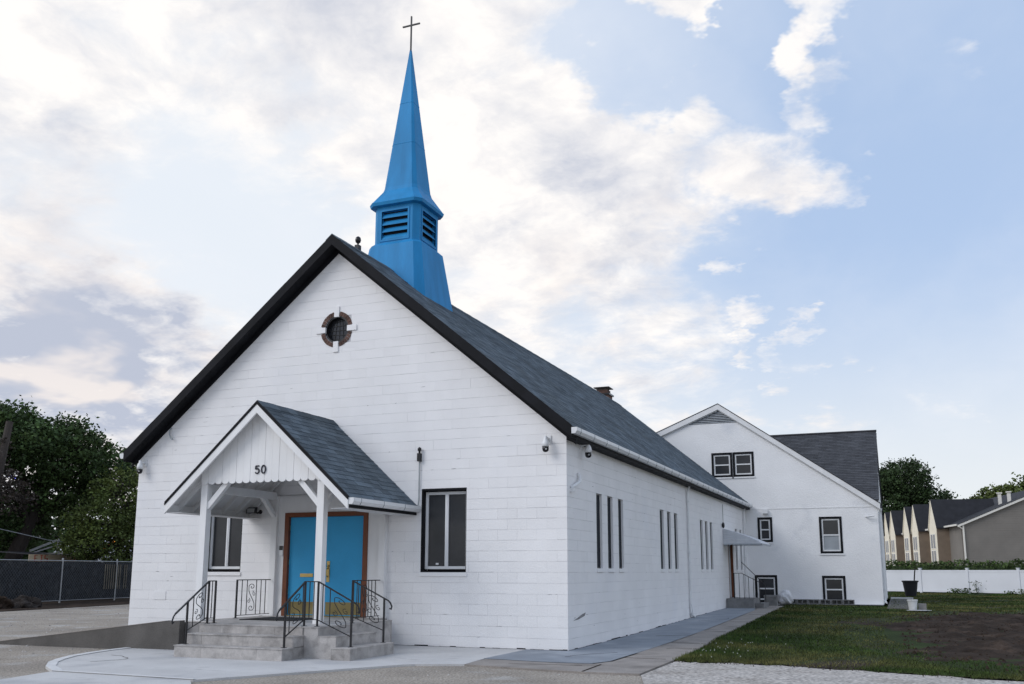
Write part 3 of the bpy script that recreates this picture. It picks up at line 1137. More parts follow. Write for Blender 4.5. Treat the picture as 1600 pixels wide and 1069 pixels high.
# chimney behind the ridge
cx, cy = XM - .45, 21.4
ch = MB().box(cx - .3, cx + .3, cy - .3, cy + .3, 7.6, 8.78).build('chimney', 'brick', church)
MB().box(cx - .36, cx + .36, cy - .36, cy + .36, 8.78, 8.85).build('crown', 'camblack', ch)
MB().box(cx - .24, cx + .24, cy - .24, cy + .24, 8.85, 9.02).build('flue', 'brick', ch)
MB().box(cx - .34, cx + .34, cy - .34, cy + .34, 9.10, 9.13).box(cx - .2, cx - .17, cy - .2, cy - .17, 9.02, 9.10).box(cx + .17, cx + .2, cy + .17, cy + .2, 9.02, 9.10).build('cap', 'iron', ch)

# --- steeple
SX, SY = XM, 3.0


def ring(hw, z, k=.21):
    c = hw * k * 1.0
    return [(SX + a, SY + b, z) for a, b in ((-hw + c, -hw), (hw - c, -hw), (hw, -hw + c), (hw, hw - c), (hw - c, hw), (-hw + c, hw), (-hw, hw - c), (-hw, -hw + c))]


def loft(mb, rings, cap0=True, cap1=True):
    base = len(mb.v)
    for r in rings:
        mb.v += r
    for i in range(len(rings) - 1):
        for k in range(8):
            k2 = (k + 1) % 8
            mb.f.append([base + i * 8 + k, base + i * 8 + k2, base + (i + 1) * 8 + k2, base + (i + 1) * 8 + k])
    if cap0:
        mb.f.append([base + k for k in range(8)][::-1])
    if cap1:
        mb.f.append([base + (len(rings) - 1) * 8 + k for k in range(8)])
    return mb


sk = loft(MB(), [ring(1.00, 7.35), ring(.72, 9.19), ring(.635, 9.27)])
steeple = sk.build('steeple', 'steeple', church)
BOX = .635
bw = BOX - .02
# belfry box with louvre openings on four sides
bx_ = MB()
loft(bx_, [ring(bw - .10, 9.262), ring(bw - .10, 10.24)])
LW, LZ0, LZ1 = .36, 9.36, 10.08
for q in range(4):
    ca, sa = cos(q * pi / 2), sin(q * pi / 2)

    def tr(u, d, z):
        # face q: outward = (sa, -ca), along = (ca, sa)
        return (SX + u * ca + d * sa, SY + u * sa - d * ca, z)
    fl = bw * (1 - .21)
    for (u0, u1, z0, z1) in ((-fl, -LW, 9.262, 10.24), (LW, fl, 9.262, 10.24), (-LW, LW, 9.262, LZ0), (-LW, LW, LZ1, 10.24)):
        bx_.ext([tr(u0, bw, z0), tr(u1, bw, z0), tr(u1, bw, z1), tr(u0, bw, z1)], Vector(tr(0, bw - .10, 0)) - Vector(tr(0, bw, 0)))
    # corner chamfer
    bx_.ext([tr(fl, bw, 9.262), tr(bw, fl, 9.262), tr(bw - .1, fl - .06, 9.262), tr(fl - .06, bw - .1, 9.262)], (0, 0, .978))
bx_.build('belfry', 'steeple', steeple)
for q in range(4):
    ca, sa = cos(q * pi / 2), sin(q * pi / 2)

    def tr(u, d, z):
        return (SX + u * ca + d * sa, SY + u * sa - d * ca, z)
    fr = MB()
    for (u0, u1, z0, z1) in ((-LW - .045, -LW, LZ0 - .045, LZ1 + .045), (LW, LW + .045, LZ0 - .045, LZ1 + .045), (-LW, LW, LZ0 - .045, LZ0), (-LW, LW, LZ1, LZ1 + .045)):
        fr.ext([tr(u0, bw + .016, z0), tr(u1, bw + .016, z0), tr(u1, bw + .016, z1), tr(u0, bw + .016, z1)], Vector(tr(0, bw - .03, 0)) - Vector(tr(0, bw + .016, 0)))
    fr.build('louver_frame', 'steeple', steeple)
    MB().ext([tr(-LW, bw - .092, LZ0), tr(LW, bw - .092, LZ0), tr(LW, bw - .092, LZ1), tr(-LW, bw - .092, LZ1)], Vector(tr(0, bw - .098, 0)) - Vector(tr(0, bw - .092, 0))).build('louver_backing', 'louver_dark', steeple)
    for k in range(4):
        z = LZ0 + .01 + k * (LZ1 - LZ0) / 4
        MB().ext([tr(-LW + .002, bw - .004, z), tr(LW - .002, bw - .004, z), tr(LW - .002, bw - .085, z + .115), tr(-LW + .002, bw - .085, z + .115)], (0, 0, .022)).build('slat', 'steeple', steeple)
ev = MB()
loft(ev, [ring(.60, 10.20), ring(.715, 10.225), ring(.735, 10.30), ring(.71, 10.33), ring(.485, 10.68), ring(.457, 10.78)])
ev.build('cornice', 'steeple', steeple)
sp = MB()
loft(sp, [ring(.455, 10.775), ring(.022, 14.66)])
sp.build('spire', 'steeple', steeple)
for zz in (11.95, 13.1):
    hw = .455 + (.022 - .455) * (zz - 10.775) / (14.66 - 10.775)
    loft(MB(), [ring(hw + .003, zz), ring(hw + .0045, zz + .012), ring(hw - .001, zz + .03)]).build('seam', 'steeple', steeple)
cr = MB().box(SX - .017, SX + .017, SY - .017, SY + .017, 14.6, 15.62).box(SX - .25, SX - .017, SY - .016, SY + .016, 15.35, 15.385).box(SX + .017, SX + .25, SY - .016, SY + .016, 15.35, 15.385)
cr.lathe((SX, SY, 14.62), [(.03, 0), (.022, .06)], 8)
cr.build('cross', 'iron', steeple)

# --- portico
PX, PR, PF, PS = -5.16, 4.53, -2.55, .90      # centre, ridge height, front edge, slope
PH = 2.02                                      # half width
PSL = sqrt(1 + PS * PS)


def zp(x, lift=0.0):
    return PR + lift - PS * abs(x - PX)


pdk = MB()
for sg in (1, -1):
    x1 = PX + sg * PH
    pdk.ext([(PX, PF + .02, PR - .02), (x1, PF + .02, zp(x1) - .02), (x1, PF + .02, zp(x1) - .07), (PX, PF + .02, PR - .07)], (0, -PF - .03, 0))
portico = pdk.build('portico', 'white_dull', church)
for sg in (1, -1):
    n2_ = Vector((PS, 0, 1)).normalized()

    def tw(u, s, h, sg=sg):
        return (PX + sg * (s / PSL + h * n2_.x), PF - .01 + u, PR - .015 - s / PSL * PS + h * n2_.z)
    rows = MB()
    shingle_rows(rows, tw, -PF + .004, (PH + .02) * PSL, .305, .14, .008)
    if sg == -1:
        rows.build('shingles', 'shingle', portico, recalc=False, kind='stuff')
    else:
        for i in range(0, len(rows.v), 6):
            s_ = MB()
            s_.v = rows.v[i:i + 6]
            s_.f = [[0, 1, 2, 3], [3, 2, 4, 5], [1, 4, 2], [0, 3, 5]]
            s_.build('shingle', 'shingle', portico, recalc=False)
rc = MB()
for i in range(9):
    y = PF - .015 + i * .285
    for sg in (1, -1):
        rc.ext([(PX, y, PR + .012 + .004 * (i % 2)), (PX + sg * .13, y, PR + .012 - .13 * PS), (PX + sg * .13, y, PR - .13 * PS), (PX, y, PR)], (0, .28, 0))
rc.build('ridge_cap', 'shingle', portico)
for sg in (1, -1):
    x1 = PX + sg * PH
    MB().ext([(PX, PF - .03, PR + .002), (x1, PF - .03, zp(x1) + .002), (x1, PF - .03, zp(x1) - .065), (PX, PF - .03, PR - .065)], (0, .045, 0)).build('drip_edge', 'black', portico)
    MB().ext([(PX, PF - .02, PR - .066), (x1, PF - .02, zp(x1) - .066), (x1, PF - .02, zp(x1) - .225), (PX, PF - .02, PR - .225)], (0, .038, 0)).build('rake_board', 'white', portico)
    MB().box(min(x1, x1 - sg * .025), max(x1, x1 - sg * .025), PF + .02, -.02, zp(x1) - .20, zp(x1) - .03).build('fascia', 'black', portico)
    xi = x1 - sg * .025
    MB().box(min(xi, xi - sg * .012), max(xi, xi - sg * .012), PF + .02, -.02, zp(x1) - .203, zp(x1) - .05).box(min(xi, xi - sg * .34), max(xi, xi - sg * .34), PF + .02, -.05, zp(x1) - .21, zp(x1) - .204).build('soffit', 'white_dull', portico)
    go = gutter(x1 + sg * .003, PF + .0, -.03, zp(x1) - .145, sg, portico, .8)
    for k in range(6):
        y = PF + .33 + k * .42
        MB().ext([(PX + sg * .02, y, PR - .072), (x1 - sg * .03, y, zp(x1 - sg * .03) - .072), (x1 - sg * .03, y, zp(x1 - sg * .03) - .19), (PX + sg * .02, y, PR - .19)], (0, .045, 0)).build('rafter', 'white_dull', portico)
# scalloped gable boards
GY = -2.36
gx0, gx1, pitch = PX - 1.36, PX + 1.36, .16
k = 0
x = gx0
while x < gx1 - .02:
    a, b = x + .002, min(x + pitch, gx1) - .002
    m = (a + b) / 2
    hw = (b - a) / 2
    poly = [(m + hw * cos(t), 3.085 - .055 * sin(t)) for t in [pi + pi * i / 8 for i in range(9)]] if False else [(m - hw * cos(pi * i / 8), 3.085 - .055 * sin(pi * i / 8)) for i in range(9)]
    poly += [(b, 4.6), (a, 4.6)]
    top = PR - .075
    poly = clip(clip(poly, PS, 1, top + PS * PX), -PS, 1, top - PS * PX)
    if len(poly) > 2:
        MB().ext([(u, GY + .003 * (k % 2), z) for u, z in poly], (0, .022, 0)).build('gable_board', 'white', portico)
    x += pitch
    k += 1
# posts, beams, braces
for px_ in (PX - 1.30, PX + 1.30):
    MB().box(px_ - .072, px_ + .072, -2.33, -2.19, .512, 3.16).build('post', 'white', portico)
    MB().box(px_ - .072, px_ + .072, -.125, -.004, .512, 2.98).build('pilaster', 'white', portico)
    MB().box(px_ - .055, px_ + .055, -2.186, -.13, 2.90, 3.05).build('beam', 'white', portico)
    sg = 1 if px_ < PX else -1
    MB().bar((px_ + sg * .05, -2.26, 2.60), (px_ + sg * .58, -2.26, 3.16), .10, .085, (0, 1, 0)).build('brace', 'white', portico)
    MB().bar((px_, -2.18, 2.60), (px_, -1.82, 2.92), .085, .085, (1, 0, 0)).build('brace', 'white', portico)
    MB().bar((px_, -.12, 2.56), (px_, -.55, 2.94), .085, .085, (1, 0, 0)).build('brace', 'white', portico)
MB().box(PX - 1.33, PX + 1.33, -2.325, -2.20, 3.165, 3.25).build('tie_beam', 'white_dull', portico)
# door surround between the pilasters
MB().box(PX - 1.228, -6.22, -.045, -.004, .512, 2.98).box(-4.22, PX + 1.228, -.045, -.004, .512, 2.98).box(-6.22, -4.22, -.045, -.004, 2.62, 2.98).build('door_surround', 'white', portico)
MB().box(PX - 1.228, PX + 1.228, -.06, -.0455, 2.80, 2.95).build('header_board', 'white', portico)


# house number
def glyph(ch_, cx_, cz_, h_, w_, t_):
    s = MB()

    def poly(pts, closed=False):
        for p, q in zip(pts, pts[1:] + ([pts[0]] if closed else [])):
            s.bar((cx_ + p[0] * w_, GY - .012, cz_ + p[1] * h_), (cx_ + q[0] * w_, GY - .012, cz_ + q[1] * h_), .014, t_, (1, 0, .3))
    if ch_ == '0':
        poly([(.5 * cos(2 * pi * i / 18), .5 * sin(2 * pi * i / 18)) for i in range(18)], True)
    else:
        poly([(.45, .46), (-.36, .46), (-.42, .06)])
        poly([(-.42, .06)] + [(-.02 + .48 * cos(a), -.18 + .32 * sin(a)) for a in [radians(130 - 280 * i / 14) for i in range(15)]])
    return s


for ch_, cx_ in (('5', -5.235), ('0', -5.095)):
    glyph(ch_, cx_, 3.27, .145, .088, .022).build('house_number', 'number', portico)

# --- blue double door
df = MB().box(-6.22, -6.12, -.075, .10, .512, 2.62).box(-4.32, -4.22, -.075, .10, .512, 2.62).box(-6.12, -4.32, -.075, .10, 2.53, 2.62)
df.box(-6.2, -4.24, .11, .16, .40, 2.6)
door_frame = df.build('door_frame', 'doorframe', church)
MB().box(-6.12, -4.32, -.05, .10, .512, .53).build('threshold', 'kick', door_frame)
for (a, b, hand) in ((-6.117, -5.222, 'l'), (-5.218, -4.323, 'r')):
    dr = MB().box(a, b, -.005, .04, .534, 2.526).build('door', 'door', church)
    MB().box(a + .02, b - .02, -.009, -.0055, .55, .80).build('kick_plate', 'kick', dr)
    for z in (.95, 1.55, 2.25):
        xh = a - .012 if hand == 'l' else b
        MB().box(xh, xh + .012, -.02, -.004, z, z + .11).build('hinge', 'brass', dr)
    if hand == 'l':
        MB().box(-5.83, -5.52, -.018, -.0055, 1.30, 1.37).build('mail_slot', 'brass', dr)
    else:
        h = MB().box(-5.19, -5.12, -.016, -.0055, 1.20, 1.62)
        h.tube([(-5.155, -.016, 1.30), (-5.155, -.07, 1.33), (-5.155, -.07, 1.45), (-5.155, -.016, 1.48)], .012, 7)
        h.lathe((-5.155, -.045, 1.52), [(.012, 0), (.028, .012), (.028, .025), (.01, .03)], 10, 'y')
        h.build('handle', 'brass', dr)
# side door with brown jamb
sd_ = MB().box(-.12, -.08, 17.76, 18.68, .5, 2.38).build('door', 'framegrey', church, label='grey side door under the awning')
MB().box(-.13, .012, 17.72, 17.76, .5, 2.42).box(-.13, .012, 18.68, 18.72, .5, 2.42).box(-.13, .012, 17.76, 18.68, 2.38, 2.42).build('jamb', 'doorframe', sd_)

# ------------------------------------------------------------------ entrance steps, tiled
steps = MB()
LZ = .51
steps.box(-5.73, -3.32, -3.08, -.62, -.05, LZ - .015)
steps.box(-6.60, -5.73, -2.44, -.62, -.05, LZ - .015)
steps.box(-6.60, -3.76, -.62, -.002, -.05, LZ - .015)
steps.box(-5.73, -3.59, -3.38, -3.08, -.05, .35)
steps.box(-5.73, -3.59, -3.68, -3.38, -.05, .178)
steps.box(-3.32, -2.97, -3.08, -1.79, -.05, .35)
steps.box(-2.97, -2.62, -3.20, -1.79, -.05, .178)
steps = steps.build('entrance_steps', 'grout')
tag(steps, 'tiled entrance steps and landing in front of the blue doors', 'steps')


def tiles(axis, u0, u1, z0, z1, d, size=.56, t=.012, off=0.0):
    """upright tiles: axis 'y' faces -Y at y=d running in x; axis 'x' faces +X at x=d running in y"""
    u = u0 - off
    while u < u1 - .01:
        a, b = max(u0, u + .0015), min(u1, u + size - .0015)
        u += size
        if b - a < .03:
            continue
        j = R.uniform(0, .002)
        if axis == 'y':
            MB().box(a, b, d - t - j, d, z0 + .001, z1 - .001).build('tile', 'tile', steps)
        else:
            MB().box(d, d + t + j, a, b, z0 + .001, z1 - .001).build('tile', 'tile', steps)


def treads(x0, x1, y0, y1, z, sx=.56, sy=.6):
    x = x0
    while x < x1 - .02:
        y = y0
        while y < y1 - .02:
            a, b, c, d = x + .0015, min(x + sx, x1) - .0015, y + .0015, min(y + sy, y1) - .0015
            MB().box(a, b, c, d, z - .016, z + R.uniform(0, .0015)).build('tile', 'tile', steps)
            y += sy
        x += sx


tiles('y', -5.745, -3.575, 0, .178, -3.68, .56, off=.0)
tiles('y', -5.745, -3.575, .194, .350, -3.38, .56, off=.25)
tiles('y', -5.745, -3.575, .366, .494, -3.08, .56, off=.1)
tiles('y', -3.575, -3.305, 0, .494, -3.08, .56)
tiles('y', -3.305, -2.955, 0, .350, -3.08, .56)
tiles('y', -2.955, -2.606, 0, .178, -3.20, .56)
tiles('x', -3.68, -3.08, 0, .178, -3.59, .7)
tiles('x', -3.38, -3.08, .194, .350, -3.59, .7)
tiles('x', -3.21, -1.79, 0, .178, -2.62, .56)
tiles('x', -3.08, -1.79, .194, .350, -2.97, .56, off=.2)
tiles('x', -3.08, -1.79, .366, .494, -3.32, .56, off=.1)
tiles('x', -1.79, -.62, 0, .494, -3.32, .56)
treads(-5.755, -3.56, -3.71, -3.384, .194)
treads(-5.755, -3.56, -3.41, -3.084, .366)
treads(-2.965, -2.595, -3.225, -1.78, .194, .4, .56)
treads(-3.315, -2.945, -3.10, -1.78, .366, .4, .56)
treads(-5.755, -3.295, -3.105, -.62, LZ, .6, .56)
treads(-6.61, -5.756, -2.455, -.62, LZ, .6, .56)
treads(-6.61, -3.75, -.619, -.064, LZ, .6, .6)
tag(MB().box(-5.95, -4.75, -1.75, -.75, LZ + .003, LZ + .016).build('door_mat', 'mat'), 'flat black door mat on the landing before the blue doors', 'door mat')

# ------------------------------------------------------------------ ramp
rp = MB()
rp.ext([(-10.9, -2.44, -.05), (-6.615, -2.44, -.05), (-6.615, -2.44, .49), (-6.9, -2.44, .47), (-10.9, -2.44, -.02)], (0, 2.43, 0))
ramp = rp.build('ramp', 'asphalt')
tag(ramp, 'dark concrete access ramp rising along the wall to the landing', 'ramp')
cb = MB()
cb.ext([(-11.6, -2.60, -.05), (-6.62, -2.60, -.05), (-6.62, -2.60, .525), (-6.95, -2.60, .505), (-11.6, -2.60, -.03)], (0, .14, 0))
cb.build('curb', 'asphalt', ramp)
tp = MB()
tp.ext([(-11.6, -2.607, -.029), (-6.95, -2.607, .506), (-6.95, -2.607, .516), (-11.6, -2.607, -.017)], (0, .154, 0))
tp.build('curb_cap', 'walk', ramp)


# ------------------------------------------------------------------ railings
def lerp(a, b, t):
    return a + (b - a) * t


def scroll_pts(flip=False):
    """S scroll in the unit square"""
    pts = []
    for i in range(17):                      # top spiral, inwards to outwards
        a = radians(200 - 430 * (1 - i / 16.0))
        r = .05 + .22 * (i / 16.0)
        pts.append((.52 + r * 1.3 * cos(a), .80 + r * .36 * sin(a)))
    for i in range(1, 6):
        t = i / 6.0
        pts.append((lerp(pts[16][0], .16, t) if False else lerp(.15, .85, t * t * (3 - 2 * t)), lerp(.77, .23, t)))
    for i in range(17):
        a = radians(20 - 430 * (i / 16.0))
        r = .27 - .22 * (i / 16.0)
        pts.append((.48 + r * 1.3 * cos(a), .20 + r * .36 * sin(a)))
    if flip:
        pts = [(1 - a, b) for a, b in pts]
    return pts


def small_scroll(cx, cz, r, turn=1):
    return [(cx + (r * (1 - .75 * i / 14)) * turn * cos(radians(90 + 400 * i / 14)), cz + .46 * (r * (1 - .75 * i / 14)) * sin(radians(90 + 400 * i / 14))) for i in range(15)]


def panel(root, P0, P1, top0, top1, bot0, bot1, bars, scroll=None, newel0=None, newel1=None, over0=0.0, over1=0.0, curl=None):
    """railing panel from plan point P0 to P1; newel = z of its foot"""
    P0, P1 = Vector(P0 + (0,)), Vector(P1 + (0,))

    def at(s, t):
        p = P0.lerp(P1, s)
        return (p.x, p.y, lerp(lerp(bot0, bot1, s), lerp(top0, top1, s), t))
    tr_ = MB()
    a, b = Vector(at(-over0, 1)), Vector(at(1 + over1, 1))
    tr_.bar(a, b, .034, .018)
    if curl:
        d = (a - b).normalized() if curl < 0 else (b - a).normalized()
        e = a if curl < 0 else b
        pts = [e + Vector((0, 0, 0)), e + d * .05 + Vector((0, 0, -.02)), e + d * .085 + Vector((0, 0, -.07)), e + d * .07 + Vector((0, 0, -.12)), e + d * .035 + Vector((0, 0, -.12))]
        tr_.tube(pts, .014, 7)
    tr_.build('handrail', 'iron', root)
    MB().bar(at(0, 0), at(1, 0), .022, .012).build('bottom_rail', 'iron', root)
    for s, foot in ((0, newel0), (1, newel1)):
        if foot is not None:
            p = at(s, 1)
            MB().box(p[0] - .014, p[0] + .014, p[1] - .014, p[1] + .014, foot, p[2]).box(p[0] - .035, p[0] + .035, p[1] - .035, p[1] + .035, foot, foot + .008).build('newel', 'iron', root)
    for s in bars:
        p, q = at(s, 0), at(s, 1)
        MB().bar(p, q, .012, .012, (0, 1, 0)).build('baluster', 'iron', root)
    if scroll:
        s0, s1 = scroll
        for fl, sh in ((False, 0),):
            m = MB()
            m.tube([at(lerp(s0, s1, u), v) for u, v in scroll_pts()], .007, 5)
            m.tube([at(lerp(s0, s1, u), v) for u, v in small_scroll(.78, .60, .17, 1)], .006, 5)
            m.tube([at(lerp(s0, s1, u), v) for u, v in small_scroll(.22, .40, .17, -1)], .006, 5)
            m.build('scroll', 'iron', root)


RT = 1.245
ra = thing('stair_railing', 'black iron scroll railing on the left of the front steps', 'railing', (-5.68, -3.55, .194))
panel(ra, (-5.68, -3.50), (-5.68, -2.98), .90, RT, .42, .62, [.28, .84], (.30, .84), .194, LZ, over0=.55, curl=-1)
panel(ra, (-5.68, -2.98), (-5.68, -2.80), RT, RT, .60, .60, [.5], None, None, LZ)
rb = thing('stair_railing', 'black iron corner railing between the front steps and the side steps', 'railing', (-3.66, -3.1, LZ))
panel(rb, (-3.66, -3.52), (-3.66, -2.98), .90, RT, .36, .62, [.22, .9], (.24, .88), .194, LZ, over0=.30, curl=-1)
panel(rb, (-3.66, -2.98), (-3.40, -2.98), RT, RT, .62, .62, [.35, .68], None, None, LZ)
panel(rb, (-3.40, -2.98), (-2.74, -2.98), RT, .93, .62, .36, [.14, .36], (.38, .95), None, .194, over1=.12, curl=1)
rcg = thing('stair_railing', 'black iron railing on the wall side of the side steps', 'railing', (-3.4, -1.88, LZ))
panel(rcg, (-3.40, -1.88), (-2.76, -1.88), RT, .95, .62, .40, [.18, .36], (.40, .93), LZ, .194, over1=.12, curl=1)
rd_ = thing('landing_railing', 'black iron panel railing between right portico post and the wall', 'railing', (-3.86, -.6, LZ))
panel(rd_, (-3.86, -1.15), (-3.86, -.16), RT, RT, .56, .56, [.16, .3, .58, .7, .84], (.30, .58), LZ, None)
re_ = thing('landing_railing', 'black iron panel railing left of the doors, by the ramp opening', 'railing', (-6.46, -.6, LZ))
panel(re_, (-6.46, -1.22), (-6.46, -.16), RT, RT, .56, .56, [.15, .30, .58, .72, .86], (.30, .58), LZ, None)


# ------------------------------------------------------------------ devices on the walls
def security_camera(loc, out, label):
    x, y, z = loc
    t = thing('security_camera', label, 'camera', (x, y, z), 'white dome security cameras under the eaves')
    ox, oy = out
    MB().box(x - .03 + min(ox, 0) * 0, x + .03, y - .03, y + .03, z + .06, z + .16).build('bracket', 'camwhite', t) if False else None
    b = MB()
    b.bar((x, y, z + .14), (x + ox * .16, y + oy * .16, z + .16), .05, .05)
    b.ext([(x + (.004 * ox) - .06 * abs(oy), y + .004 * oy - .06 * abs(ox), z + .06), (x + .004 * ox + .06 * abs(oy), y + .004 * oy + .06 * abs(ox), z + .06), (x + .004 * ox + .06 * abs(oy), y + .004 * oy + .06 * abs(ox), z + .22), (x + .004 * ox - .06 * abs(oy), y + .004 * oy - .06 * abs(ox), z + .22)], (ox * .02, oy * .02, 0))
    b.build('bracket', 'camwhite', t)
    cx_, cy_ = x + ox * .16, y + oy * .16
    MB().lathe((cx_, cy_, z), [(.068, -.01), (.068, .05), (.060, .09), (.035, .14), (.03, .19)], 16).build('housing', 'camwhite', t, smooth=True)
    MB().lathe((cx_, cy_, z), [(.012, -.115), (.035, -.108), (.054, -.09), (.063, -.06), (.064, -.011)], 16).build('dome', 'camblack', t, smooth=True)
    MB().lathe((cx_ + .03, cy_ - .052, z - .06), [(.014, -.01), (.014, .01)], 10, 'y').build('lens', 'lens', t)
    return t


security_camera((-.36, -.0, 3.74), (0, -1), 'white dome security camera on the front wall near the right corner')
security_camera((.0, .85, 3.72), (1, 0), 'white dome security camera under the gutter of the side wall')
security_camera((-10.16, -.0, 3.70), (0, -1), 'white dome security camera under the left end of the gable roof')

# black camera box with its conduit
t = thing('wall_light', 'small black fixture on a grey conduit above the right front window', 'light', (-3.09, -.03, 3.60))
MB().box(-3.125, -3.055, -.08, -.004, 3.58, 3.74).build('box', 'iron', t)
MB().lathe((-3.08, -.06, 3.74), [(.02, 0), (.02, .04), (.038, .06), (.038, .10), (.01, .125)], 10).build('head', 'iron', t, smooth=True)
cpts = [(-3.09, -.03, 3.58), (-3.09, -.03, 2.80), (-3.11, -.03, 2.68), (-3.18, -.04, 2.62), (-3.45, -.06, 2.58), (-3.62, -.06, 2.57)]
MB().tube(cpts, .013, 7).build('conduit', 'conduit', t)


def flood(loc, label, turn=0):
    x, y, z = loc
    t = thing('floodlight', label, 'floodlight', loc)
    MB().lathe((x, y, z), [(.045, -.02), (.045, .004)], 12, 'y').build('base', 'iron', t)
    MB().tube([(x, y - .02, z), (x, y - .10, z - .03), (x - .05, y - .16, z - .01)], .018, 7).build('arm', 'iron', t)
    MB().ext([(x - .20, y - .24, z - .04), (x + .03, y - .24, z - .04), (x + .03, y - .22, z + .08), (x - .20, y - .22, z + .08)], (0, .07, .015)).build('housing', 'iron', t)
    MB().ext([(x - .18, y - .243, z - .025), (x + .01, y - .243, z - .025), (x + .01, y - .226, z + .065), (x - .18, y - .226, z + .065)], (0, .002, 0)).build('lens', 'lens', t)


flood((-6.90, -.0, 2.66), 'black floodlight under the portico roof left of the doors')
flood((-3.55, -.0, 2.60), 'black floodlight under the right gutter of the portico')
t = thing('intercom', 'small black and white intercom on the panel left of the doors', 'intercom', (-6.29, -.046, 1.78))
MB().box(-6.335, -6.245, -.070, -.046, 1.74, 1.94).build('body', 'camwhite', t)
MB().box(-6.332, -6.248, -.075, -.0705, 1.85, 1.937).build('screen', 'camblack', t)
tag(MB().tube([(-9.47, .0, 4.62), (-9.47, -.05, 4.56), (-9.46, -.06, 4.46), (-9.42, -.065, 4.38), (-9.38, -.07, 4.36)], .014, 7).lathe((-9.37, -.07, 4.35), [(.02, -.02), (.02, .02)], 8).build('bent_pipe', 'conduit'),
    'short bent grey pipe hanging below the left roof slope', 'pipe')
tag(MB().tube([(.01, .22, 2.98), (.05, .24, 3.0), (.07, .40, 3.06), (.07, .56, 3.12), (.06, .62, 3.20), (.02, .63, 3.30)], .032, 9).box(.0, .09, .18, .26, 2.90, 2.97).build('elbow_pipe', 'gutter'),
    'white curved pipe stub on the side wall by the front corner', 'pipe')
tag(MB().box(-9.66, -9.32, -.012, -.001, .80, .98).build('wall_plate', 'block'), 'white painted square plate low on the left of the front wall', 'plate')
t = thing('ridge_light', 'small black ball light on the roof ridge before the steeple', 'light', (XM, .75, 8.55))
MB().box(XM - .05, XM + .05, .69, .81, 8.50, 8.64).build('base', 'iron', t)
MB().lathe((XM, .75, 8.64), [(.015, 0), (.02, .04), (.055, .07), (.068, .12), (.055, .18), (.02, .21)], 12).build('ball', 'camblack', t, smooth=True)
# stain of a patched joint low on the side wall
tag(MB().ext([(.0022, .30, .52), (.0022, .55, .56), (.0022, .85, .62), (.0022, 1.05, .64), (.0022, .98, .58), (.0022, .6, .53)], (.002, 0, 0)).build('chipped_patch', 'greyblock'), 'grey chipped patch of bare mortar low on the side wall', 'patch')

# ------------------------------------------------------------------ side door stoop, awning
stp = MB().box(.02, .95, 16.9, 18.5, .0, .50).box(.95, 1.25, 17.1, 18.5, .0, .34)
tag(stp.build('side_stoop', 'greyblock'), 'plain grey concrete stoop below the side door', 'stoop')
t = thing('stoop_railing', 'thin black railing on the concrete stoop of the side door', 'railing', (.9, 17.2, .5))
for k in range(5):
    x = .30 + k * .16
    MB().box(x - .008, x + .008, 16.98, 16.996, .50, 1.36 - (0 if k < 2 else .05 * (k - 1))).build('baluster', 'iron', t)
MB().bar((.26, 16.99, 1.36), (.55, 16.99, 1.36), .03, .02).bar((.55, 16.99, 1.36), (1.15, 16.99, 1.05), .03, .02).build('handrail', 'iron', t)
MB().box(1.13, 1.15, 16.98, 17.0, .34, 1.05).build('newel', 'iron', t)
MB().bar((.35, 18.4, 1.75), (1.15, 18.4, .95), .03, .02).bar((1.15, 18.4, .34), (1.15, 18.4, .95), .02, .02).build('handrail', 'iron', t)
MB().box(.27, .29, 16.98, 17.0, .50, 1.36).build('newel', 'iron', t)
t = thing('awning', 'white ribbed metal awning with scalloped edge above the side door', 'awning', (.6, 17.9, 2.3))
A0, A1 = 16.75, 19.1
prof_a = [(.01, 2.88), (.45, 2.74), (.9, 2.58), (1.15, 2.47), (1.32, 2.36)]
for (xa, za), (xb, zb) in zip(prof_a, prof_a[1:]):
    n = 8
    for k in range(n):
        y0, y1 = A0 + (A1 - A0) * k / n, A0 + (A1 - A0) * (k + 1) / n - .01
        MB().ext([(xa, y0, za), (xb, y0, zb), (xb, y0, zb + .012), (xa, y0, za + .012)], (0, y1 - y0, 0)).build('rib', 'alu', t)
for yy in (A0 - .008, A1 + .0):
    for k in range(7):
        z0, z1 = 2.36 + k * .075, 2.36 + (k + 1) * .075 - .006
        pl = [(.01, z0), (1.4, z0), (1.4, z1), (.01, z1)]
        for (xa, za), (xb, zb) in zip(prof_a, prof_a[1:]):
            nx_, nz_ = (za - zb), (xb - xa)
            pl = clip(pl, nx_, nz_, nx_ * xa + nz_ * za)
        if len(pl) > 2 and area(pl) > .0003:
            MB().ext([(x, yy, z) for x, z in pl], (0, .008, 0)).build('side_slat', 'alu', t)
vl = MB()
for k in range(9):
    x0 = .02 + k * 1.3 / 9
    vl.ext([(x0 + (1 - cos(pi * i / 6)) / 2 * .142, A0 - .012, 2.355 - .04 * sin(pi * i / 6)) for i in range(7)] + [(x0 + .142, A0 - .012, 2.37), (x0, A0 - .012, 2.37)], (0, .004, 0))
vl.box(1.318, 1.326, A0, A1, 2.31, 2.37)
vl.build('valance', 'framegrey', t)
MB().tube([(.05, 16.62, 3.0), (.05, 16.62, 3.72)], .008, 5).lathe((.05, 16.62, 2.9), [(.02, 0), (.05, .06), (.05, .14), (.02, .2)], 8).build('lamp_hanger', 'iron', t)

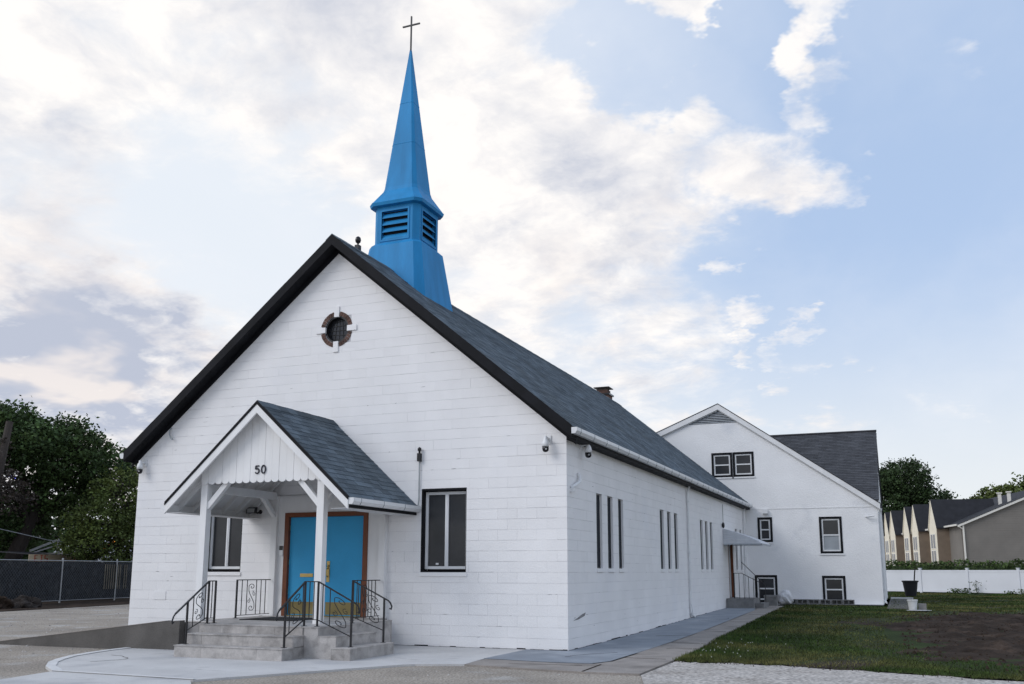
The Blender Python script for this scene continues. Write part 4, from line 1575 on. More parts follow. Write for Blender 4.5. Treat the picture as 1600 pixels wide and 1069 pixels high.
# ------------------------------------------------------------------ annex behind
AY, ABACK = 22.2, 33.0
AXL, AXR, APX, APZ = -3.45, 4.99, -.92, 8.22
SR, SLF = .708, .41
annex = thing('annex_house', 'white gabled rear house with black framed windows, joined to the church', 'house', (.8, AY, 0))
WINS = [(-1.26, -.44, 5.22, 6.21, 'h'), (-.40, .42, 5.22, 6.21, 'h'), (.48, 1.03, 2.58, 3.54, 's'), (2.83, 3.65, 2.12, 3.52, 'c'), (.28, 1.12, .24, 1.27, 's'), (2.83, 3.66, .22, 1.25, 's')]
holes = [rect(a, b, c, d) for a, b, c, d, _ in WINS]


def atop(x):
    return APZ - (SR * (x - APX) if x > APX else SLF * (APX - x))


aw = MB()
xs_ = sorted({AXL, AXR, APX} | {h[0][0] for h in holes} | {h[1][0] for h in holes} | {0.0})
for a, b in zip(xs_, xs_[1:]):
    segs = [(-.3, None)]
    hs = sorted([h for h in holes if h[0][0] < (a + b) / 2 < h[1][0]], key=lambda h: h[0][1])
    z = -.3
    for h in hs:
        aw.box(a, b, AY, AY + .3, z, h[0][1])
        z = h[2][1]
    aw.ext([(a, AY, z), (b, AY, z), (b, AY, atop(b) - .02), (a, AY, atop(a) - .02)], (0, .3, 0))
aw.build('front_wall', 'annex', annex)
MB().box(AXR - .3, AXR, AY + .3, ABACK, -.3, 4.0).ext([(AXR - .3, AY + .3, 4.0), (AXR - .3, ABACK, 4.0), (AXR - .3, 27.5, 7.5)], (.3, 0, 0)).build('side_wall', 'annex', annex)
MB().box(AXL, AXL + .3, AY + .3, ABACK, -.3, 7.1).box(AXL, AXR, ABACK, ABACK + .3, -.3, 4.0).build('rear_wall', 'annex', annex)
MB().box(APX - .3 + 1.0, AXR, AY - .012, AY - .001, 3.865, 3.90).build('band', 'white', annex)
for a, b, c, d, kind in WINS:
    w = MB()
    e = .075
    w.box(a - .01, b + .01, AY - .02, AY + .10, d - e, d + .01).box(a - .01, b + .01, AY - .02, AY + .10, c - .01, c + e)
    w.box(a - .01, a + e, AY - .02, AY + .10, c + e, d - e).box(b - e, b + .01, AY - .02, AY + .10, c + e, d - e).box(a, b, AY + .12, AY + .14, c, d)
    win = w.build('window', 'black', annex)
    f = MB()
    p, q, r, s = a + e, b - e, c + e, d - e
    t2 = .055
    mz = (r + s) / 2
    f.box(p, q, AY + .01, AY + .06, r, r + t2).box(p, q, AY + .01, AY + .06, s - t2, s).box(p, p + t2, AY + .01, AY + .06, r + t2, s - t2).box(q - t2, q, AY + .01, AY + .06, r + t2, s - t2).box(p + t2, q - t2, AY + .01, AY + .06, mz - .025, mz + .025)
    f.build('frame', 'frame', win)
    MB().box(p + t2, q - t2, AY + .035, AY + .04, mz + .025, s - t2).build('pane', 'glass' if kind != 'h' else 'screen', win)
    MB().box(p + t2, q - t2, AY + .045, AY + .05, r + t2, mz - .025).build('pane', 'curtain_glass' if kind == 'c' else 'glass', win)
    MB().box(a - .05, b + .05, AY - .035, AY - .001, c - .07, c - .012).build('sill', 'annex', win)
# gable vent of horizontal slats
vp = [(-2.2, 7.46), (-.20, 7.46), (APX, 7.98)]
vm = MB().ext([(x, AY - .012, z) for x, z in vp], (0, .011, 0)).build('gable_vent', 'louver_dark', annex)
z = 7.475
while z < 7.95:
    pl = clip(clip(rect(-2.4, 0.1, z, z + .026), -SLF, 1, APZ - .24 - SLF * APX - .0), SR, 1, APZ - .24 + SR * APX)
    pl = clip(clip(pl, 0, 1, 7.97), 0, -1, -7.47)
    if len(pl) > 2:
        MB().ext([(x, AY - .02, zz) for x, zz in pl], (0, .012, .012)).build('slat', 'framegrey', vm)
    z += .07
# roofs
ar = MB()
ar.ext([(APX, AY - .10, APZ + .06), (AXR + .12, AY - .10, atop(AXR + .12) + .06), (AXR + .12, AY - .10, atop(AXR + .12)), (APX, AY - .10, APZ)], (0, 4.9, 0))
ar.ext([(APX, AY - .10, APZ + .06), (AXL - .25, AY - .10, atop(AXL - .25) + .06), (AXL - .25, AY - .10, atop(AXL - .25)), (APX, AY - .10, APZ)], (0, 8.0, 0))
aroof = ar.build('roof', 'shingle2', annex)
CR_Y, CR_Z, CR_S = 27.25, 7.52, .70
cx0, cx1 = APX, AXR + .06
MB().ext([(cx0, AY + .29, CR_Z - CR_S * (CR_Y - AY - .29) - .09), (cx0, CR_Y, CR_Z - .09), (cx0, CR_Y, CR_Z - .02), (cx0, AY + .29, CR_Z - CR_S * (CR_Y - AY - .29) - .02)], (cx1 - cx0, 0, 0)).build('roof_deck', 'shingle2', aroof)
MB().ext([(cx0, ABACK + .4, CR_Z - CR_S * (ABACK + .4 - CR_Y)), (cx0, CR_Y, CR_Z), (cx0, CR_Y, CR_Z - .09), (cx0, ABACK + .4, CR_Z - .09 - CR_S * (ABACK + .4 - CR_Y))], (cx1 - cx0, 0, 0)).build('roof_deck', 'shingle2', aroof)
sm = MB()
cl = sqrt(1 + CR_S ** 2)


def tw(u, s, h):
    return (cx0 + u, CR_Y - s / cl - h * .57, CR_Z - .015 - s / cl * CR_S + h * .82)


shingle_rows(sm, tw, cx1 - cx0 + .02, (CR_Y - AY - .28) * cl, .30, .14, .014)
sm.build('shingles', 'shingle2', aroof, recalc=False, kind='stuff')
MB().box(cx0, cx1 + .02, CR_Y - .09, CR_Y + .09, CR_Z - .03, CR_Z + .025).build('ridge_cap', 'shingle2', aroof)
for (xa, xb) in ((APX, AXR + .10), (APX, AXL - .22)):
    MB().ext([(xa, AY - .125, atop(xa) + .05), (xb, AY - .125, atop(xb) + .05), (xb, AY - .125, atop(xb) + .02), (xa, AY - .125, atop(xa) + .02)], (0, .05, 0)).build('drip_edge', 'shingle3', aroof)
    MB().ext([(xa, AY - .115, atop(xa) + .019), (xb, AY - .115, atop(xb) + .019), (xb, AY - .115, atop(xb) - .20), (xa, AY - .115, atop(xa) - .20)], (0, .10, 0)).build('rake_board', 'white', aroof)
    MB().ext([(xa, AY - .055, atop(xa) - .20), (xb, AY - .055, atop(xb) - .20), (xb, AY - .055, atop(xb) - .24), (xa, AY - .055, atop(xa) - .24)], (0, .05, 0)).build('frieze', 'white_dull', aroof)
MB().box(AXL - .5, AXL - .02, AY - .11, AY + .0, 6.62, 6.74).build('eave_return', 'white', aroof)
MB().box(AXR + .02, AXR + .04, AY, CR_Y, 3.4, 3.5).build('verge', 'white', aroof) if False else None
MB().ext([(AXR + .02, AY - .02, 3.88), (AXR + .02, CR_Y, CR_Z - .1), (AXR + .02, CR_Y, CR_Z - .30), (AXR + .02, AY - .02, 3.68)], (.04, 0, 0)).build('rake_board', 'white', aroof)
downspout(AXR + .01, AY + .16, 3.6, .25, annex, kick=(0, -.2))
t = thing('wall_lamp', 'small white wall lamp above the little annex window', 'lamp', (.80, AY, 3.68))
MB().box(.70, .90, AY - .14, AY - .002, 3.70, 3.84).build('housing', 'camwhite', t)
MB().box(.71, .89, AY - .13, AY - .01, 3.66, 3.699).build('lens', 'lens', t)
tag(MB().tube([(4.55, AY - .01, 3.50), (4.62, AY - .14, 3.5), (4.85, AY - .18, 3.52)], .03, 7).build('wall_bracket', 'gutter'), 'small white pipe bracket at the upper right of the annex wall', 'bracket')

# row of hollow blocks along the annex wall
hb = MB()
hb.box(-.2, .2, -.1, .1, 0, .03).box(-.2, .2, -.1, .1, .16, .19)
for x in (-.2, -.02, .165):
    hb.box(x, x + .035, -.1, .1, .03, .16)
hb.box(-.165, .165, .06, .10, .03, .16)
hme = hb.mesh('concrete_block', 'greyblock')
for k in range(7):
    o = link(bpy.data.objects.new('concrete_block', hme))
    o.location = (1.30 + k * .415, 21.30 + R.uniform(-.02, .02), ground_z(2, 21.7) + .005)
    o.rotation_euler = (0, 0, R.uniform(-.03, .03))
    tag(o, ('leftmost', 'second', 'third', 'fourth', 'fifth', 'sixth', 'rightmost')[k] + (' grey hollow block of the row lying along the annex wall' if k in (0, 6) else ' grey hollow block from the left in the row along the annex wall'), 'concrete block', 'hollow blocks lined up along the annex wall')
M['footing'] = material('footing', (.50, .51, .54), .85, var=.15, vscale=3)
tag(MB().box(.9, AXR, 21.90, AY - .004, .0, .20).build('footing_ledge', 'footing'), 'pale concrete ledge along the foot of the annex wall', 'ledge')
# grey bin block, plastic bag, hose
bmx = MB().box(.94, 1.38, 19.62, 20.02, .16, .54).box(.92, 1.40, 19.60, 20.04, .48, .56)
tag(bmx.build('planter_block', 'greyblock'), 'dark grey concrete planter block beside the side stoop', 'planter')
bg_ = bmesh.new()
bmesh.ops.create_icosphere(bg_, subdivisions=3, radius=.27)
for v in bg_.verts:
    n = sin(v.co.x * 21 + v.co.z * 9) * sin(v.co.y * 17 + v.co.z * 13)
    v.co *= 1 + .14 * n
    v.co.z = max(-.2, v.co.z * (1.25 if v.co.z > 0 else .8))
    v.co.x *= 1 + .5 * max(0, -v.co.z)
me = bpy.data.meshes.new('plastic_bag')
bg_.to_mesh(me)
bg_.free()
me.materials.append(M['bag'])
o = link(bpy.data.objects.new('plastic_bag', me))
o.location = (1.62, 20.3, .40)
tag(o, 'crumpled white plastic bag beside the dark planter block', 'bag')
hp = [(1.3 + t * .35 + .12 * sin(t * 2), 20.1 - .25 * t + .3 * sin(t * 1.3), .185) for t in [i * .4 for i in range(16)]]
tag(MB().tube(hp, .018, 6).build('garden_hose', 'rubber'), 'black garden hose lying along the lawn edge by the bag', 'hose')

# ------------------------------------------------------------------ yard things on the right
pad = MB().box(5.15, 6.05, 18.2, 30.5, .10, .200).build('concrete_slab', 'asphalt')
tag(pad, 'low grey concrete slab in the lawn beside the annex', 'slab')
MB().box(5.15, 6.1, 30.5, 30.8, .10, .26).build('slab_curb', 'concedge', pad)
t = thing('waste_bin', 'black tapered bin with a stick in it near the vinyl fence', 'bin', (6.05, 36, .19))
MB().lathe((6.05, 36, .19), [(.26, 0), (.36, .70), (.40, .72), (.40, .78), (.35, .78), (.33, .70)], 16).build('body', 'binblack', t)
MB().tube([(6.2, 36.0, .5), (6.28, 36.0, 1.25), (6.33, 36, 1.62)], .035, 6).build('stick', 'bark', t)
t = thing('bucket', 'white plastic bucket standing on debris at the lawn edge', 'bucket', (5.95, 17.0, .19))
MB().lathe((5.95, 17.0, .19), [(.12, 0), (.15, .30), (.165, .30), (.165, .34), (.145, .34), (.13, .28)], 16).build('body', 'bucket', t)
MB().tube([(5.95 + .165 * cos(a), 17 + .02, .50 - .14 * sin(a)) for a in [pi * i / 10 for i in range(11)]], .006, 5).build('handle', 'galv', t)
tag(MB().box(6.12, 6.36, 17.1, 17.35, .17, .40).build('stone_block', 'grout'), 'grey stone block right behind the white bucket', 'block')
tag(MB().ext([(5.75, 16.6, .20), (6.2, 16.5, .20), (6.5, 16.7, .20), (6.3, 16.85, .20), (5.85, 16.8, .20)], (0, 0, .012)).build('paper_scrap', 'bag'), 'white flat scrap lying before the white bucket', 'scrap')
tag(MB().ext([(7.95, 5.3, .09), (8.2, 5.25, .095), (8.25, 5.4, .10), (8.0, 5.42, .09)], (0, 0, .012)).build('paper_scrap', 'bag'), 'white paper scrap lying on the bare soil', 'scrap')

# vinyl fence
FA, FB = Vector((4.25, 46.6, .19)), Vector((11.75, 42.4, .19))
fd = (FB - FA).normalized()
fn = Vector((-fd.y, fd.x, 0))
fence = thing('vinyl_fence', 'long white vinyl panel fence at the back of the lawn', 'fence', tuple(FA))
FLEN = (FB - FA).length / 3.05
for k in range(-3, 9):
    p = FA + fd * FLEN * k
    q = p + fd * FLEN
    MB().bar(p, p + Vector((0, 0, 1.40)), .13, .13, fn).bar(p + Vector((0, 0, 1.40)), p + Vector((0, 0, 1.44)), .17, .17, fn).build('post', 'vinyl', fence)
    MB().bar(p + fd * .066 + Vector((0, 0, 1.27)), q - fd * .066 + Vector((0, 0, 1.27)), .06, .10).build('rail', 'vinyl', fence)
    MB().bar(p + fd * .066 + Vector((0, 0, .12)), q - fd * .066 + Vector((0, 0, .12)), .06, .14).build('rail', 'vinyl', fence)
    MB().bar(p + fd * .066 + Vector((0, 0, .705)), q - fd * .066 + Vector((0, 0, .705)), .025, 1.03).build('panel', 'vinyl', fence)


# ------------------------------------------------------------------ foliage
def leaves(mb, pts, size, rnd, flat=.0):
    for p in pts:
        s = size * rnd.uniform(.6, 1.25)
        a, b = rnd.uniform(0, 2 * pi), rnd.uniform(-1.0, 1.0)
        u = Vector((cos(a) * cos(b), sin(a) * cos(b), sin(b)))
        v = u.cross(Vector((rnd.uniform(-1, 1), rnd.uniform(-1, 1), rnd.uniform(-1, 1))))
        if v.length < .01:
            continue
        v.normalize()
        u *= s
        v *= s * .55
        p = Vector(p)
        n = len(mb.v)
        mb.v += [tuple(p - u), tuple(p + v - u * .1), tuple(p + u), tuple(p - v - u * .1)]
        mb.f.append([n, n + 1, n + 2, n + 3])


def tree(name, label, base, trunk_top, lobes, n_leaf, leaf, mat_leaf, seed, trunk_r=.25, lean=(0, 0), group=None, clump=.55, shell=.55):
    rnd = random.Random(seed)
    t = thing(name, label, 'tree', base, group)
    bx, by, bz = base
    top = Vector((bx + lean[0], by + lean[1], trunk_top))
    tm = MB()
    tm.tube([(bx, by, bz - .1), (bx + lean[0] * .3 + .08, by + lean[1] * .3, lerp(bz, trunk_top, .35)), (bx + lean[0] * .7, by + lean[1] * .7, lerp(bz, trunk_top, .7)), tuple(top)], trunk_r, 9, radii=[trunk_r * 1.35, trunk_r, trunk_r * .85, trunk_r * .6])
    tm.build('trunk', 'bark', t)
    lm = MB()
    cm = MB()
    vol = [l[3] * l[4] * l[5] for l in lobes]
    tot = sum(v ** .75 for v in vol)
    for (lx, ly, lz, rx, ry, rz), v in zip(lobes, vol):
        c = Vector((lx, ly, lz))
        mid = top.lerp(c, .5) + Vector((rnd.uniform(-.3, .3), rnd.uniform(-.3, .3), .3))
        st_ = Vector((bx + lean[0] * .8, by + lean[1] * .8, lerp(bz, trunk_top, rnd.uniform(.6, .95))))
        lm.tube([st_, st_.lerp(mid, .5), mid, c], .1, 6, radii=[trunk_r * .45, trunk_r * .33, trunk_r * .22, trunk_r * .08])
        n = int(n_leaf * v ** .75 / tot)
        nc = max(4, n // 46)
        for _ in range(nc):
            d = Vector((rnd.gauss(0, 1), rnd.gauss(0, 1), rnd.gauss(0, 1))).normalized()
            r = rnd.random() ** (1 / 3) if rnd.random() > shell else rnd.uniform(.78, 1.08)
            cc = c + Vector((d.x * rx * r, d.y * ry * r, d.z * rz * r))
            cs = clump * rnd.uniform(.55, 1.2)
            if rnd.random() < .35:
                lm.tube([c.lerp(cc, .35), c.lerp(cc, .75) + Vector((0, 0, -.1)), cc], .02, 4, radii=[.03, .02, .008], cap=False)
            m = 46
            leaves(cm, [cc + Vector((rnd.gauss(0, cs * .5), rnd.gauss(0, cs * .5), rnd.gauss(0, cs * .32))) for _ in range(m)], leaf, rnd)
    lm.build('limbs', 'bark', t)
    cm.build('crown', mat_leaf, t, recalc=False)
    return t


# left, behind the chain-link fence
tree('maple_tree', 'broad dark green maple tree behind the chain-link fence', (-37.0, 18.6, 0), 5.0,
     [(-36, 20.5, 7.6, 2.6, 2.6, 1.9), (-36.5, 17.2, 8.2, 2.6, 2.2, 1.6), (-36.0, 23.8, 6.9, 2.2, 2.2, 1.5), (-37.5, 15.0, 7.4, 2.2, 2.2, 1.8), (-36.8, 21.5, 5.4, 2.0, 2.4, 1.0),
      (-38.2, 18.8, 9.0, 2.0, 1.7, .9), (-38, 22.2, 8.3, 1.8, 1.8, .9), (-38.0, 16.2, 5.0, 2.0, 2.6, 1.3), (-38.5, 19.5, 3.6, 2.0, 3.0, 1.2)], 56000, .115, 'leaf_dark', 3, .42, (.5, 1.6), clump=.62, shell=.62)
tree('locust_tree', 'lighter yellow-green locust tree beside the left corner of the church', (-32.6, 21.8, 0), 3.6,
     [(-32.5, 22.2, 5.2, 1.7, 1.8, 1.5), (-32.0, 23.4, 4.2, 1.5, 1.6, 1.4), (-32.6, 20.4, 3.8, 1.5, 1.4, 1.2), (-32.5, 22.0, 2.7, 2.2, 2.4, 1.0), (-31.8, 24.4, 5.6, 1.2, 1.2, 1.0), (-32.4, 19.4, 2.6, 1.2, 1.0, .6)], 27000, .085, 'leaf_light', 4, .16, (0, .4), clump=.5)
tree('vine_tree', 'half bare tree with dry reddish twigs left of the maple', (-33.8, 14.4, 0), 6.2,
     [(-33.8, 14.6, 6.4, 1.3, 1.2, 1.5), (-33.6, 15.6, 5.2, 1.2, 1.2, 1.0), (-33.8, 14.0, 4.0, 1.1, 1.1, 1.0)], 4200, .09, 'leaf_dead', 5, .12, (.1, .6), clump=.55)
t = thing('utility_pole', 'weathered grey utility pole at the left edge behind the fence', 'pole', (-33.2, 14.4, 0))
MB().tube([(-33.2, 14.35, -.1), (-33.2, 14.75, 4), (-33.2, 15.3, 8.4)], .2, 10, radii=[.25, .21, .17]).build('shaft', 'polewood', t)
MB().tube([(-33.2, 14.9, 3.4), (-33.1, 18.0, 2.9), (-32.6, 21.0, 2.6)], .018, 5).build('cable', 'galv', t)
for bx_, by_, lab in ((-52, 22, 'distant dark tree filling the gap behind the maple, nearer the left edge'), (-50, 32, 'distant dark tree behind the locust, nearer the church corner')):
    tree('far_tree', lab, (bx_, by_, 0), 3.0, [(bx_, by_, 3.6, 3.2, 3.6, 2.4), (bx_ + .5, by_ - 4, 2.6, 2.4, 2.8, 2.0), (bx_ + .5, by_ + 4, 2.8, 2.4, 2.8, 2.0), (bx_, by_ - 1, 1.4, 2.5, 5.5, 1.4)], 8000, .30, 'leaf_dark', int(by_), .25, clump=1.0)
# right, behind the fence and the town houses
tree('oak_tree', 'tall dark tree behind the town houses, right of the annex', (6.2, 110, 0), 8,
     [(6.8, 109, 12.2, 3.0, 3.2, 2.6), (4.6, 108.5, 9.4, 2.5, 3.2, 2.6), (9.4, 110, 9.9, 2.4, 3.0, 1.8), (4.2, 108.5, 6.0, 1.8, 2.6, 2.4), (6.8, 110, 7.6, 2.6, 3, 2.2), (3.8, 108, 12.0, 1.8, 2.4, 1.8), (8.2, 110.5, 7.8, 1.8, 2.2, 1.5), (5.4, 110, 3.4, 2.2, 2.4, 1.8), (3.2, 108, 3.0, 1.4, 2, 1.6)], 48000, .17, 'leaf_right', 6, .5, (0, 0), clump=.9, shell=.62)
tree('far_tree', 'light green treetop beyond the town house roofs', (20.5, 112, 0), 8,
     [(18.2, 112, 10.6, 2.6, 3, 1.1), (22, 112, 11.2, 2.8, 3, 1.4), (26, 112, 10.5, 3, 3, 1.6), (15.6, 112, 10.0, 1.3, 2, .6)], 9000, .22, 'leaf_light', 8, .4, clump=.9)
# hedge
rnd = random.Random(9)
hm = MB()
pts = []
for k in range(22000):
    s = rnd.uniform(-6, 24)
    z = rnd.random()
    top = 1.80 + .06 * sin(s * 1.7) + .05 * sin(s * 4.1)
    p = FA + fd * s + fn * (1.1 + rnd.uniform(-.45, .6)) + Vector((0, 0, top * z ** .5 + rnd.gauss(0, .04)))
    pts.append(p)
leaves(hm, pts, .085, rnd)
t = thing('hedge', 'trimmed green hedge along the far side of the vinyl fence', 'hedge', tuple(FA + fn * 1.1))
hm.build('foliage', 'hedge', t, recalc=False)
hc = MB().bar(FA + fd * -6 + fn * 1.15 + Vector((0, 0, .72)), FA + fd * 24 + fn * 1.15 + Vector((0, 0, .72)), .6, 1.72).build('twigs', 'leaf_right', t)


def weed(p, h, n, label, m='leaf_light', cat='plant', spread=.18):
    t = thing('weed', label, cat, p)
    mb = MB()
    rr = random.Random(int(p[0] * 100))
    leaves(mb, [(p[0] + rr.gauss(0, spread), p[1] + rr.gauss(0, spread), p[2] + rr.random() * h) for _ in range(n)], .06, rr)
    mb.build('leaves', m, t, recalc=False)
    s = MB()
    for k in range(4):
        s.tube([(p[0], p[1], p[2]), (p[0] + rr.gauss(0, spread * .6), p[1] + rr.gauss(0, spread * .5), p[2] + h * .9)], .008, 4)
    s.build('stems', 'hedge', t)


for i, (s, h, n, lab) in enumerate(((5.0, .28, 90, 'low leafy weed at the fence foot, leftmost of the weeds'), (5.6, .3, 90, 'second leafy weed from the left along the fence foot'), (6.25, .75, 60, 'tall spindly weed against a white fence post'),
                                    (8.0, .2, 60, 'small dark weed at the fence foot right of the tall one'), (8.7, .3, 80, 'bushy weed at the fence foot near the right edge'), (9.3, .2, 70, 'low weed at the fence foot, rightmost of the weeds'))):
    p = FA + fd * s - fn * .3
    weed((p.x, p.y, .19), h, n, lab, 'hedge')
# clover flowers at the lawn edge
fl = MB()
for k in range(46):
    x, y = rg.gauss(2.5, .35), rg.gauss(1.2, 1.3)
    if k > 40:
        x, y = rg.gauss(2.4, .3), rg.gauss(15.5, 1.5)
    if x < 2.1:
        continue
    fl.lathe((x, y, ground_z(x, y) + .07), [(.004, 0), (.010, .008), (.004, .018)], 5)
fl.build('clover_flowers', 'flower', recalc=False, kind='stuff')

# ------------------------------------------------------------------ left boundary: chain-link fence
cf = thing('chain_link_fence', 'dark screened chain-link fence along the left of the gravel lot', 'fence', (-29.2, 14, 0))
PA, PB = Vector((-28.55, 11.0, 0)), Vector((-30.6, 23.0, 0))
cdv = (PB - PA).normalized()
cnv = Vector((cdv.y, -cdv.x, 0))
for k in range(-2, 5):
    p = PA + cdv * 3.95 * k + cdv * .65
    MB().tube([p, p + Vector((0, 0, 1.92))], .035, 8).lathe(tuple(p + Vector((0, 0, 1.92))), [(.045, 0), (.04, .04), (.01, .06)], 8).build('post', 'galv', cf)
    q = p + cdv * 3.95
    if k < 4:
        MB().tube([p + Vector((0, 0, 1.86)), q + Vector((0, 0, 1.86))], .022, 6).build('rail', 'galv', cf)
        MB().tube([p + Vector((0, 0, .10)), q + Vector((0, 0, .10))], .012, 6).build('rail', 'galv', cf)
        MB().bar(p - cnv * .03 + Vector((0, 0, .96)), q - cnv * .03 + Vector((0, 0, .96)), .008, 1.72).build('screen', 'mesh', cf)
        wire = MB()
        for j in range(-11, 25):
            for up in (1, -1):
                s0 = j * 3.95 / 24
                sa, sb = max(0.0, s0), min(3.95, s0 + 1.72)
                if sb - sa < .02:
                    continue
                za, zb = .1 + (sa - s0), .1 + (sb - s0)
                if up < 0:
                    sa, sb = 3.95 - sa, 3.95 - sb
                wire.bar(p + cdv * sa + Vector((0, 0, za)), p + cdv * sb + Vector((0, 0, zb)), .006, .006)
        wire.build('wire_mesh', 'wire', cf)
# pale slats woven into the mesh
for (s0, n) in ((7.6, 11), (11.6, 4)):
    for k in range(n):
        if (k * 7) % 10 == 6:
            continue
        p = PA + cdv * (s0 + k * .17 + .65 - .6) + cnv * .02
        MB().bar(p + Vector((0, 0, .55)), p + Vector((0, 0, 1.72)), .05, .01, cnv).build('slat', 'slatwood', cf)
g_ = MB()
g_.ext([tuple(PA - cdv * 12 + cnv * 4.0), tuple(PB + cdv * 4 + cnv * 3.4), tuple(PB + cdv * 4 - cnv * 6), tuple(PA - cdv * 12 - cnv * 6)], (0, 0, .012))
for i in range(len(g_.v)):
    x, y, z = g_.v[i]
    g_.v[i] = (x, y, z - .024)
o = g_.build('dark_ground_strip', 'soil', kind='structure')  # darker strip of ground running along the chain-link fence
# dark clods heaped before the fence
for i, (x, y, s, lab) in enumerate(((-26.5, 9.9, .62, 'dark heap of soil and roots before the chain-link fence, nearer the left edge'), (-26.3, 11.1, .55, 'dark clump of uprooted brush right of the soil heap'))):
    bb = bmesh.new()
    bmesh.ops.create_icosphere(bb, subdivisions=4, radius=s)
    rr = random.Random(i + 20)
    for v in bb.verts:
        v.co *= 1 + .18 * sin(v.co.x * 9 + i) * sin(v.co.y * 8 + v.co.z * 7) + rr.uniform(-.09, .09)
        v.co.z = max(-.05, v.co.z * .8)
    me = bpy.data.meshes.new('soil_heap')
    bb.to_mesh(me)
    bb.free()
    me.materials.append(M['bark'] if i else M['soil'])
    o = link(bpy.data.objects.new('soil_heap', me))
    o.location = (x, y, 0)
    tag(o, lab, 'heap')
tag(MB().ext([(-27.5, 20.2, .0), (-27.0, 20.2, .0), (-26.9, 20.7, .0), (-27.4, 20.6, .0)], (0, 0, .05)).build('paper_scrap', 'bag'), 'white scrap on the ground before the chain-link fence by the church corner', 'scrap')

# ------------------------------------------------------------------ fairground behind the left fence
t = thing('fair_booth', 'low fairground booth with cream banner and red letters behind the fence', 'booth', (-34.5, 20.0, 0))
fb0, fb1 = Vector((-34.5, 17.4, 0)), Vector((-35.6, 22.6, 0))
MB().bar(fb0 + Vector((0, 0, .9)), fb1 + Vector((0, 0, .9)), 1.4, 1.8).build('counter', 'ridesteel', t)
bd = (fb1 - fb0).normalized()
bn = Vector((bd.y, -bd.x, 0))
MB().bar(fb0 + bn * .75 + Vector((0, 0, 2.02)), fb1 + bn * .75 + Vector((0, 0, 2.02)), .03, .38).build('banner', 'banner', t)


def letter(ch_, s):
    m = MB()
    c = fb0 + bn * .775 + bd * s + Vector((0, 0, 2.02))

    def seg(a, b):
        m.bar(c + bd * a[0] * .2 + Vector((0, 0, a[1] * .3)), c + bd * b[0] * .2 + Vector((0, 0, b[1] * .3)), .02, .05, bn)
    sg_ = {'T': [((-.5, .5), (.5, .5)), ((0, .5), (0, -.5))], 'S': [((.5, .5), (-.5, .5)), ((-.5, .5), (-.5, 0)), ((-.5, 0), (.5, 0)), ((.5, 0), (.5, -.5)), ((.5, -.5), (-.5, -.5))],
           'E': [((.5, .5), (-.5, .5)), ((-.5, .5), (-.5, -.5)), ((-.5, 0), (.3, 0)), ((-.5, -.5), (.5, -.5))]}
    for a, b in sg_[ch_]:
        seg(a, b)
    m.build('letter', 'redletter', t)


for ch_, s in (('E', .5), ('T', .9), ('S', 1.25), ('T', 3.5), ('S', 3.85)):
    letter(ch_, s)
MB().ext([tuple(fb0 + bn * .7 + Vector((0, 0, 2.24))), tuple(fb0 - bn * .9 + Vector((0, 0, 2.36))), tuple(fb0 - bn * .9 + Vector((0, 0, 2.31))), tuple(fb0 + bn * .7 + Vector((0, 0, 2.2)))], fb1 - fb0).build('awning', 'ridesteel', t)
t = thing('fair_ride', 'dark fairground ride arm with orange lamps at the church corner', 'ride', (-40, 30, 0))
MB().bar((-40, 27.5, 2.2), (-38.6, 30.2, 4.4), .5, .5).bar((-40, 27.5, 0), (-40, 27.5, 2.4), .5, .5).build('arm', 'ridesteel', t)
MB().bar((-39.5, 27.9, 2.75), (-38.3, 30.0, 4.3), .08, .12).build('lamp_strip', 'orange_light', t)
t = thing('light_arc', 'arc of blue lamps of a fair ride seen through the trees', 'ride', (-41, 22.5, 0))
ap = [(-41, 20.2 + 2.6 * i / 10, 6.35 + .5 * sin(pi * i / 10 * .8 + .5)) for i in range(11)]
MB().tube(ap, .06, 6).build('tube', 'blue_light', t)
MB().tube([(-41.3, 21.5, 0), (-41.3, 21.5, 6.7)], .08, 6).build('mast', 'ridesteel', t)
t = thing('ride_boom', 'white lattice boom of a fair ride behind the booth', 'ride', (-37, 21.0, 0))
MB().bar((-37, 20.4, 2.45), (-37, 22.2, 3.1), .08, .10).bar((-37, 20.4, 2.3), (-37, 23.4, 3.15), .05, .05).bar((-37, 22.2, 0), (-37, 22.2, 3.1), .1, .1).build('boom', 'whitesteel', t)
t = thing('white_tent', 'pale tent top glimpsed under the locust tree', 'tent', (-44, 33, 0))
MB().add([(-46, 30, 2.6), (-43, 30, 2.6), (-43, 35, 2.6), (-46, 35, 2.6), (-44.5, 32.5, 4.3)], [(0, 1, 4), (1, 2, 4), (2, 3, 4), (3, 0, 4)]).build('roof', 'canvas', t)
MB().box(-45.9, -43.1, 30.1, 34.9, 0, 2.59).build('wall', 'canvas', t)

# ------------------------------------------------------------------ town houses on the right
TA = Vector((10.52, 70.0, 0))
TB = Vector((4.99, 94.97, 0))
td = (TB - TA).normalized()
tn = Vector((-td.y, td.x, 0))
if tn.x > 0:
    tn = -tn                       # outward from the facade (towards the left)
tb = -tn
EV = 5.35
bounds = [0, 8.1, 13.0, 17.6, 22.1, 26.5, 31.0]
bays = [4.9, 11.2, 14.6, 20.6, 23.4, 29.0]
names = ['nearest town house, with the wide taupe gable end wall', 'second town house from the near gable end', 'third town house from the near gable end', 'fourth town house from the near gable end', 'fifth town house from the near gable end', 'farthest town house, beside the dark tree']


def TP(a, b, z):
    """a along the facade, b inwards from the facade"""
    p = TA + td * a + tb * b
    return (p.x, p.y, z)


def tquad(mb, a0, a1, b0, b1, z0, z1):
    mb.ext([TP(a0, b0, z0), TP(a1, b0, z0), TP(a1, b1, z0), TP(a0, b1, z0)], (0, 0, z1 - z0))


